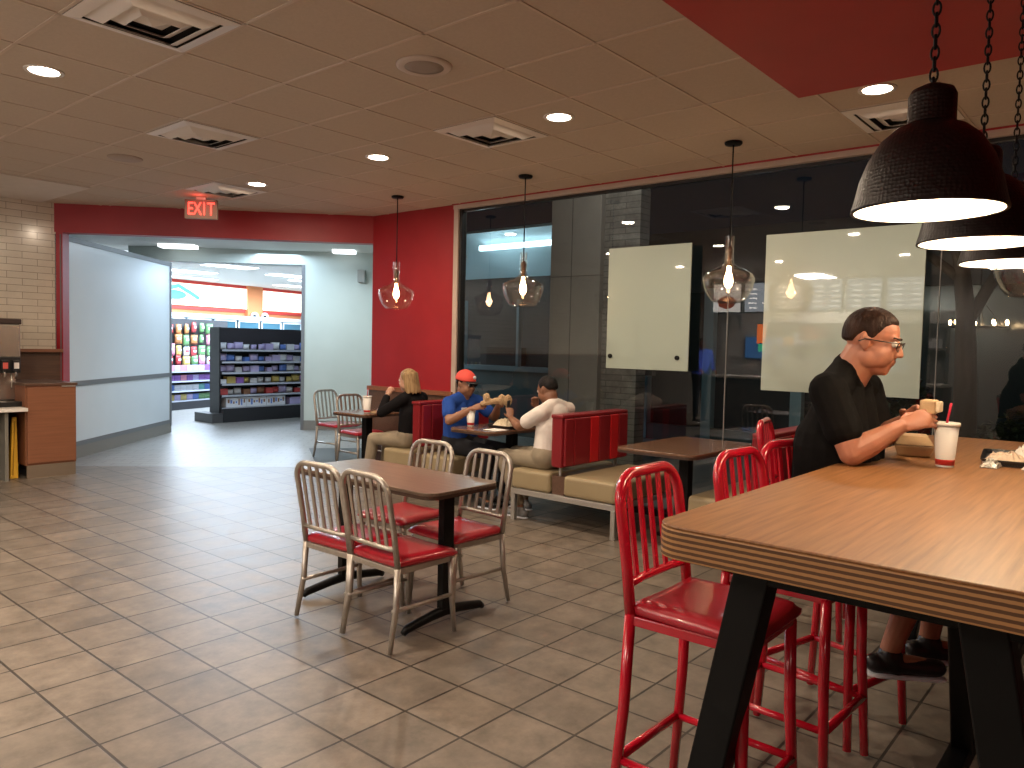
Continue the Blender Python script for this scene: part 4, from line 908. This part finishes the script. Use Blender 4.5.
# ------------------------------------------------------------------ people
def frame(f, u=(0, 0, 1)):
    f = V(f).normalized(); r = f.cross(V(u)).normalized(); u = r.cross(f); return f, r, u
def head_shape(mb, c, f, r, u, s=1.0, cheek=1.0):
    R = Matrix((r, f, u)).transposed(); P = lambda a, b, d: V(c) + (r*a + f*b + u*d)*s
    E = lambda a, b, d, rx, ry, rz_: mb.ell(P(a, b, d), (rx*s, ry*s, rz_*s), 20, 14, R)
    E(0, -.012, .035, .076, .096, .086); E(0, .026, -.018, .065, .071, .088); E(0, .028, -.050, .060, .062, .056); E(0, .040, -.072, .048, .050, .040); E(0, .070, -.088, .022, .018, .017); E(0, -.030, -.050, .054, .055, .055)
    mb.cap(P(0, .086, .020), P(0, .106, -.018), .009*s, .0115*s, 10); E(.011, .096, -.023, .008, .010, .007); E(-.011, .096, -.023, .008, .010, .007)
    E(0, .086, -.047, .024, .014, .008); E(0, .084, -.058, .021, .013, .008)
    mb.cap(P(-.040, .074, .034), P(.040, .074, .034), .010*s, .010*s, 10)
    for q in (-1, 1):
        E(q*.034, .050, -.036, .032*cheek, .036*cheek, .042*cheek); E(q*.074, -.004, -.004, .007, .017, .028); E(q*.080, -.012, .004, .005, .010, .018); mb.cap(P(q*.078, -.022, -.014), P(q*.081, -.018, .020), .005*s, .006*s, 8); E(q*.046, .016, -.052, .024*cheek, .050, .038)
def eyes(c, f, r, u, s, parent):
    for q in (-1, 1):
        p = V(c) + (r*q*.031 + f*.080 + u*.014)*s
        e = MB().ell(p, .0125*s, 12, 8).build('eye', M_EYE, parent); e.location = -parent.location
        k = MB().ell(p + f*.0085*s, .006*s, 10, 6).build('pupil', M_BLKP, e)
def hand(mb, wrist, d, n, side, s=1.0, curl=.6, thumb_open=.5):
    """d: along the palm, n: palm-facing normal (fingers curl toward n), side: +1/-1 thumb side along d x n"""
    w_ = V(wrist); d = V(d).normalized(); n = V(n); n = (n - d*n.dot(d)).normalized(); l = d.cross(n)*side
    mb.cap(w_, w_ + d*.075*s, .026*s, .036*s, 12, flat=(n, .48))
    mb.cap(w_ + d*.045*s - l*.022*s, w_ + d*.078*s - l*.026*s, .013*s, .012*s, 8); mb.cap(w_ + d*.045*s + l*.022*s, w_ + d*.080*s + l*.026*s, .013*s, .012*s, 8)
    for k, (off, L) in enumerate(((.031, .070), (.010, .078), (-.011, .072), (-.031, .056))):
        p = w_ + d*(.082 - abs(off)*.15)*s + l*off*s; ang = curl*(.7+.1*k)
        for j, (seg, r_) in enumerate(((.46, .0088), (.30, .0080), (.24, .0072))):
            dd = d*math.cos(ang) + n*math.sin(ang); q = p + dd*L*seg*s; mb.cap(p, q, r_*s, r_*.92*s, 8); p = q; ang += curl*.75
    p = w_ + d*.022*s + l*.026*s + n*.006*s; dd = (d*.62 + l*thumb_open + n*.45).normalized(); q = p + dd*.038*s; mb.cap(p, q, .012*s, .0095*s, 8)
    dd2 = (d*.85 + l*.05 + n*.45).normalized(); mb.cap(q, q + dd2*.028*s, .0095*s, .008*s, 8)
def limb(mb, pts, rs, **k):
    for i in range(len(pts)-1): mb.cap(pts[i], pts[i+1], rs[i], rs[i+1], **k)
def person(label, P, skin, top, trou, voxel, sleeve=.55, s=1.0, girth=1.0, long_sleeve=False, shorts=False, shoes=M_BLKP, hairm=None, hairkind='short', hands=None):
    root = thing('person', label, 'person', (P['hip'][0], P['hip'][1], 0))
    f, r, u = frame(P['face']); hip, ch, nk, hc = map(V, (P['hip'], P['chest'], P['neck'], P['head']))
    sr, sl, er, el, wr, wl = (V(P[k]) for k in ('sr', 'sl', 'er', 'el', 'wr', 'wl'))
    lat = (sr-sl).normalized(); g_ = girth
    fwd_ = V(P['body']).normalized()
    b = MB(); head_shape(b, hc, f, r, u, s, P.get('cheek', 1))
    b.cap(nk - V((0, 0, .03)), hc - u*.050*s - f*.016*s, .064*s*g_**.6, .060*s*g_**.5)
    def torso(mb, e):
        for q in (-1, 1):
            mb.cap(hip + lat*q*.065*s + V((0, 0, .03)), ch + lat*q*.075*s, (.112*g_+e)*s, (.108*g_+e)*s, 18)
            mb.cap(ch + lat*q*.07*s, nk + lat*q*.05*s - V((0, 0, .085)), (.105*g_+e)*s, (.075+e)*s, 16)
        for z_ in (sr, sl): mb.cap(z_*.80+nk*.20 + V((0, 0, .004)), nk*.88+sr*.06+sl*.06 + V((0, 0, .022)), (.050+e)*s, (.050+e)*s)
        mb.cap(sr*.95+nk*.05, nk - V((0, 0, .03)) , (.058+e)*s, (.058+e)*s); mb.cap(sl*.95+nk*.05, nk - V((0, 0, .03)), (.058+e)*s, (.058+e)*s)
        mb.ell(nk - fwd_*.030*s - V((0, 0, .085*s)), ((.145+e)*s, (.080+e)*s, (.095+e)*s), 18, 12)
        if g_ > 1.1: mb.ell(hip*.45+ch*.55 + fwd_*.03, ((.16+e)*s, (.125+e)*s, (.16+e)*s), 18, 12)
    torso(b, -.012)
    ar = (.050*s*g_**.5, .041*s*g_**.4, .026*s)
    for a_, e_, w_ in ((sr, er, wr), (sl, el, wl)):
        limb(b, [a_, e_, e_*.65+w_*.35, w_], [ar[0], ar[1], .042*s*g_**.4, ar[2]])
    for k, hk in (('r', wr), ('l', wl)):
        hd_ = (hands or {}).get(k)
        if hd_: hand(b, hk, hd_[0], hd_[1], hd_[2], s*.98, hd_[3])
        else: hand(b, hk, hk-(er if k == 'r' else el), (0, 0, -1), 1, s*.98, .6)
    legs = []
    for k in ('r', 'l'):
        H = hip + lat*(.085 if k == 'r' else -.085)*s - V((0, 0, .02)); K = V(P['k'+k]); A = V(P['a'+k]); legs.append((H, K, A))
        q_ = 1 if shorts else .82; limb(b, [H, K, K*.65+A*.35, A], [.072*s*q_, .052*s*q_, .050*s*q_, .034*s]); td = V(P.get('toe', P['body'])); b.cap(A - V((0, 0, .04)), A + td.normalized()*.12*s - V((0, 0, .05)), .032*s, .026*s)
    organic(b, 'body', skin, voxel, root, 3)
    # shirt
    c = MB(); torso(c, .006)
    sf = 1 if long_sleeve else sleeve
    for a_, e_, w_ in ((sr, er, wr), (sl, el, wl)):
        if long_sleeve: limb(c, [a_, e_, w_*.92+e_*.08], [ar[0]+.014, ar[1]+.012, ar[2]+.014])
        else: q = a_*(1-sf)+e_*sf; limb(c, [a_, q], [ar[0]+.014, ar[1]*1.0+.024])
    c.cap(nk - V((0, 0, .035)), nk + (hc-nk)*.10, .066*s*g_**.4, .062*s*g_**.4)
    organic(c, 'shirt', top, voxel*1.15, root, 4)
    tr = MB()
    for H, K, A in legs:
        if shorts: limb(tr, [H, K], [.094*s*g_**.5, .070*s])
        else: limb(tr, [H, K, A*.9+K*.1], [.092*s, .066*s, .054*s])
    tr.cap(hip + lat*.07*s + V((0, 0, .02)), hip - lat*.07*s + V((0, 0, .02)), .128*g_*s, .128*g_*s, 18)
    organic(tr, 'shorts' if shorts else 'trousers', trou, voxel*1.3, root, 4)
    for H, K, A in legs:
        sh = MB(); td = V(P.get('toe', P['body'])).normalized(); base = A - V((0, 0, .055))
        sh.cap(base - td*.045*s, base + td*.15*s, .038*s, .034*s, 12, flat=((0, 0, 1), .9)); sh.cap(A - V((0, 0, .02)), base + td*.02, .040*s, .038*s)
        so = organic(sh, 'shoe', shoes, voxel*1.2, root, 2)
        zb = base.z - .036*s; so2 = MB(); so2.cap(V((base.x, base.y, zb)) - td*.045*s, V((base.x, base.y, zb)) + td*.15*s, .040*s, .036*s, 12, flat=((0, 0, 1), .25)); k_ = so2.build('sole', CM['white'], so)
    eyes(hc, f, r, u, s, root)
    # hair: a shell that rises above the skull outside the face
    if hairm:
        R = Matrix((r, f, u)).transposed(); vs = []; fs = []; n, m = 72, 48
        for i in range(m+1):
            ph = PI*i/m
            for k in range(n):
                t_ = 2*PI*k/n; d = V((math.sin(ph)*math.cos(t_), math.sin(ph)*math.sin(t_), math.cos(ph)))
                az = math.atan2(abs(d.x), d.y)
                if d.z < 0 and d.y < .2 and hairkind == 'short': k2 = min(1.22, max(.05, 1-d.z*d.z)**-.25); k2 = 1 + (k2-1)*min(1, (.2-d.y)/.4); d.x *= 1+(k2-1)*.6; d.y *= k2
                key = [(0, .52), (.65, .50), (.95, .34), (1.12, .06), (1.28, -.28), (1.48, -.26), (1.62, .02), (1.85, -.25), (2.1, -.55), (3.2, -.66)]
                if hairkind == 'long': key = [(0, .42), (.9, .30), (1.15, -.3), (1.5, -.7), (3.2, -.8)]
                for (a1, z1_), (a2, z2_) in zip(key, key[1:]):
                    if a1 <= az <= a2: th = z1_ + (z2_-z1_)*(az-a1)/(a2-a1); break
                wt = max(0, min(1, (d.z - th)/.26 + .5)); wt = wt*wt*(3-2*wt)
                rr = V((.066, .085, .076)).lerp(V((.0800, .1005, .0925)), wt)
                rr *= 1 + wt*(.010*math.sin(t_*13+i*1.1)*math.sin(i*.9))
                vs.append(V(hc) + (R @ V((d.x*rr.x, d.y*rr.y-.013, d.z*rr.z+.036)))*s)
        for i in range(m):
            for k in range(n): fs.append((i*n+k, (i+1)*n+k, (i+1)*n+(k+1) % n, i*n+(k+1) % n))
        hb = MB().add(vs, fs, True)
        if hairkind == 'short':
            for q in (-1, 1): hb.cap(V(hc) + (r*q*.018 + f*.089 + u*.036)*s, V(hc) + (r*q*.050 + f*.076 + u*.037)*s, .0055*s, .0045*s, 8)
        if hairkind == 'long':
            for k in range(26):
                a = PI*(.02 + .96*k/25) + PI; x0_ = math.cos(a)*.078; y0_ = math.sin(a)*.092 - .012
                hb.cap(V(hc) + (r*x0_*.9 + f*y0_*.9 + u*.06)*s, V(hc) + (r*x0_*1.15 + f*(y0_*1.1) - u*(.11 + .03*math.sin(k*2.3)))*s, .026*s, .013*s, 8)
        organic(hb, 'hair', hairm, .004 if voxel < .006 else .007, root, 3)
    return root, (hc, f, r, u)

# man in black at the bar
fa = (0.06, -.965, -.27)
P = dict(hip=(3.22, .985, .80), chest=(3.21, .98, 1.10), neck=(3.2, .960, 1.385), head=(3.2, .872, 1.503), face=fa, body=(0, -1, 0),
         sr=(3.00, .965, 1.315), sl=(3.41, .95, 1.315), er=(2.985, .865, 1.088), el=(3.46, .90, 1.10), wr=(3.11, .735, 1.19), wl=(3.345, .775, 1.195),
         kr=(3.12, .60, .80), kl=(3.36, .60, .80), ar=(3.14, .74, .335), al=(3.40, .66, .335), toe=(.5, -.85, 0), cheek=1.12)
for k_ in P:
    if k_ not in ('face', 'body', 'toe', 'cheek', 'ar', 'al'): P[k_] = tuple(V((0, 0, CAMZ)) + (V(P[k_])-V((0, 0, CAMZ)))*1.03)
r1, (hc, f, r, u) = person('seated man in black t-shirt and glasses eating at the bar table', P, M_SKIN, M_TBLK, M_BLKT, .0046, .62, 1.09, 1.22, shorts=True, hairm=M_HAIRD,
    hands={'r': ((.45, -.80, .40), (.6, .35, -.55), 1, .55), 'l': ((-.50, -.75, .45), (-.6, .30, -.55), -1, .55)})
s = 1.09; G = lambda a, b, d: hc + (r*a + f*b + u*d)*s - r1.location
gl = MB()
for q in (-1, 1):
    gl.tube([G(q*.033+.024*math.cos(a*PI/8), .100-.004*abs(math.cos(a*PI/8)), .010+.017*math.sin(a*PI/8)) for a in range(16)], .0018, 6, closed=True)
    gl.tube([G(q*.012, .100, .022), G(q*.033, .102, .026), G(q*.056, .098, .024)], .0028, 6)
    gl.tube([G(q*.056, .097, .022), G(q*.080, .045, .016), G(q*.085, -.008, .010), G(q*.083, -.028, -.004)], .0026, 6)
gl.tube([G(-.012, .102, .018), G(0, .104, .022), G(.012, .102, .018)], .002, 6); gl.build('glasses', M_BLKP, r1)
t = thing('sandwich', 'sandwich in brown wrapper held by the man in black', 'sandwich', (3.305, .665, 1.262))
MB().box(-.035, .035, -.012, .045, -.03, .025).build('wrapper', M_KRAFT, t, .01, 3); MB().box(-.03, .03, -.026, -.010, -.022, .020).build('filling', M_CREAM, t, .006)

# man in blue, facing the man in white
P = dict(hip=(5.20, 5.02, .53), chest=(5.19, 5.0, .78), neck=(5.19, 4.985, .965), head=(5.19, 4.95, 1.085), face=(-.02, -.98, -.18), body=(0, -1, 0),
         sr=(5.00, 4.98, .92), sl=(5.38, 4.98, .92), er=(4.89, 4.86, .77), el=(5.46, 4.82, .77), wr=(4.985, 4.68, .885), wl=(5.32, 4.66, .90),
         kr=(5.10, 4.56, .50), kl=(5.34, 4.56, .50), ar=(5.08, 4.62, .09), al=(5.36, 4.62, .09))
r2, (hc, f, r, u) = person('seated man in blue t-shirt and red cap holding food', P, M_SKIN2, M_BLUE, M_BLKT, .008, .6, .96, 1.08, hairm=M_HAIRK,
    hands={'r': ((.35, -.85, .35), (.7, .2, -.5), 1, .5), 'l': ((-.4, -.85, .3), (-.7, .2, -.5), -1, .5)})
cp = MB(); vs = []; fs = []; n, m = 28, 10; R = Matrix((r, f, u)).transposed()
for i in range(m+1):
    ph = PI*.52*i/m
    for k in range(n): t_ = 2*PI*k/n; vs.append(hc + (R @ V((math.sin(ph)*math.cos(t_)*.088, math.sin(ph)*math.sin(t_)*.107-.012, math.cos(ph)*.094+.046))) - r2.location)
for i in range(m):
    for k in range(n): fs.append((i*n+k, (i+1)*n+k, (i+1)*n+(k+1) % n, i*n+(k+1) % n))
fs.append(tuple(m*n+k for k in range(n)))
capo = cp.add(vs, fs, True).build('cap', mat('cap_red', (.68, .07, .05), .7), r2)
bm_ = MB(); pts = []
for lay in (0, .006):
    for k in range(9):
        a = -.95 + 1.9*k/8
        for rr in (0, 1): pts.append(hc + r*math.sin(a)*(.080+.006*rr) + f*(math.cos(a)*.085 - .0 + rr*.055*math.cos(a*1.1)) + u*(.044 - rr*.014 + lay) - r2.location)
bf = []
for k in range(8): a = k*2; bf += [(a, a+1, a+3, a+2), (18+a, 18+a+2, 18+a+3, 18+a+1)]
for k in range(8): a = k*2; bf += [(a+1, 18+a+1, 18+a+3, a+3), (a, a+2, 18+a+2, 18+a)]
bm_.add(pts, bf, True).build('brim', M_BLKP, capo)
MB().ell(hc + f*.088 + u*.085 - r2.location - r*.012, (.022, .008, .016), 10, 6).build('cap_badge', CM['white'], capo)
sg = MB()
for q in (-1, 1): sg.ell(hc + r*q*.031 + f*.094 + u*.013 - r2.location, (.024, .008, .015), 12, 8)
sg.tube([hc + f*.096+r*-.055 + u*.016 - r2.location, hc + f*.10 + u*.018 - r2.location, hc + f*.096+r*.055 + u*.016 - r2.location], .004, 6).build('sunglasses', M_BLKP, r2)
MB().box(-.035, .035, -.003, .003, -.010, .010).build('shirt_print', CM['white'], r2).location = V((5.09, 4.868, .87)) - r2.location
o = MB(); o.cap((5.02, 4.58, .94), (5.12, 4.50, .965), .022, .028, 12)
for c_, r_ in (((5.15, 4.47, .975), (.035, .03, .05)), ((5.20, 4.44, .965), (.05, .025, .055)), ((5.05, 4.56, .99), (.035, .03, .045))): o.ell(c_, r_, 12, 8)
fo = organic(o, 'food_wrapper', M_KRAFT, .009, None, 0); tag(fo, 'brown paper wrapped food held up by the man in blue', 'wrapper')
rj = random.Random(11)
for v_ in fo.data.vertices: v_.co += V((rj.uniform(-1, 1), rj.uniform(-1, 1), rj.uniform(-1, 1)))*.004
fo.data.polygons.foreach_set('use_smooth', [False]*len(fo.data.polygons))

# man in white, facing him
P = dict(hip=(5.14, 3.90, .53), chest=(5.17, 3.90, .76), neck=(5.19, 3.92, .965), head=(5.185, 3.985, 1.085), face=(.05, .93, -.32), body=(0, 1, 0),
         sr=(5.40, 3.92, .92), sl=(4.99, 3.90, .91), er=(5.42, 4.10, .76), el=(4.98, 4.12, .775), wr=(5.30, 4.19, .92), wl=(5.07, 4.29, .83),
         kr=(5.28, 4.40, .50), kl=(5.04, 4.36, .50), ar=(5.30, 4.30, .09), al=(5.02, 4.12, .09))
r3, _ = person('seated man in white t-shirt seen from behind at booth', P, M_SKIN3, M_WSH, M_KHAKI, .008, .62, .96, 1.02, hairm=M_HAIRK, shoes=mat('grey_shoe', (.2, .2, .2), .6),
    hands={'l': ((.3, .4, .75), (.5, .6, -.3), 1, .5), 'r': ((-.3, .0, .8), (-.5, -.5, .2), -1, .8)})
t = thing('phone', 'black phone held up by the man in white', 'phone', (5.13, 4.37, .905), .5)
MB().box(-.04, .04, -.006, .006, -.07, .07).build('body', M_BLKP, t, .006); MB().box(-.034, .034, .006, .0075, -.06, .06).build('screen', M_BLKP, t)

# blonde woman
P = dict(hip=(5.13, 5.62, .53), chest=(5.13, 5.60, .77), neck=(5.12, 5.61, .955), head=(5.085, 5.63, 1.09), face=(-.25, .93, -.15), body=(-.25, .95, 0),
         sr=(5.29, 5.64, .915), sl=(4.97, 5.58, .915), er=(5.30, 5.88, .79), el=(4.88, 5.78, .775), wr=(5.14, 6.0, .80), wl=(4.965, 5.80, .93),
         kr=(5.16, 5.99, .50), kl=(4.95, 5.98, .50), ar=(5.15, 6.05, .09), al=(4.93, 6.05, .09))
r4, _ = person('seated blonde woman in black sweater seen from behind', P, M_SKIN4, M_SWTR, M_KHAKI, .008, 1, .93, .88, long_sleeve=True, hairm=M_HAIRB, hairkind='long',
    hands={'l': ((.3, -.25, .85), (.6, .2, -.1), 1, .9), 'r': ((-.6, .3, -.1), (0, 0, -1), 1, .5)})
# employee mirrored in the glass
P = dict(hip=(-2.5, 7.15, .90), chest=(-2.5, 7.15, 1.22), neck=(-2.5, 7.15, 1.45), head=(-2.48, 7.13, 1.57), face=(.6, -.8, -.1), body=(.6, -.8, 0),
         sr=(-2.66, 7.04, 1.39), sl=(-2.34, 7.28, 1.39), er=(-2.60, 6.96, 1.12), el=(-2.28, 7.20, 1.12), wr=(-2.40, 6.80, 1.05), wl=(-2.18, 7.0, 1.05),
         kr=(-2.57, 7.09, .48), kl=(-2.43, 7.2, .48), ar=(-2.57, 7.09, .09), al=(-2.43, 7.2, .09))
r5, _ = person('standing worker in blue shirt mirrored in the window', P, M_SKIN3, cloth('worker_blue', (.08, .14, .75)), M_BLKT, .010, .9, 1.0, 1, long_sleeve=True, hairm=M_HAIRK)
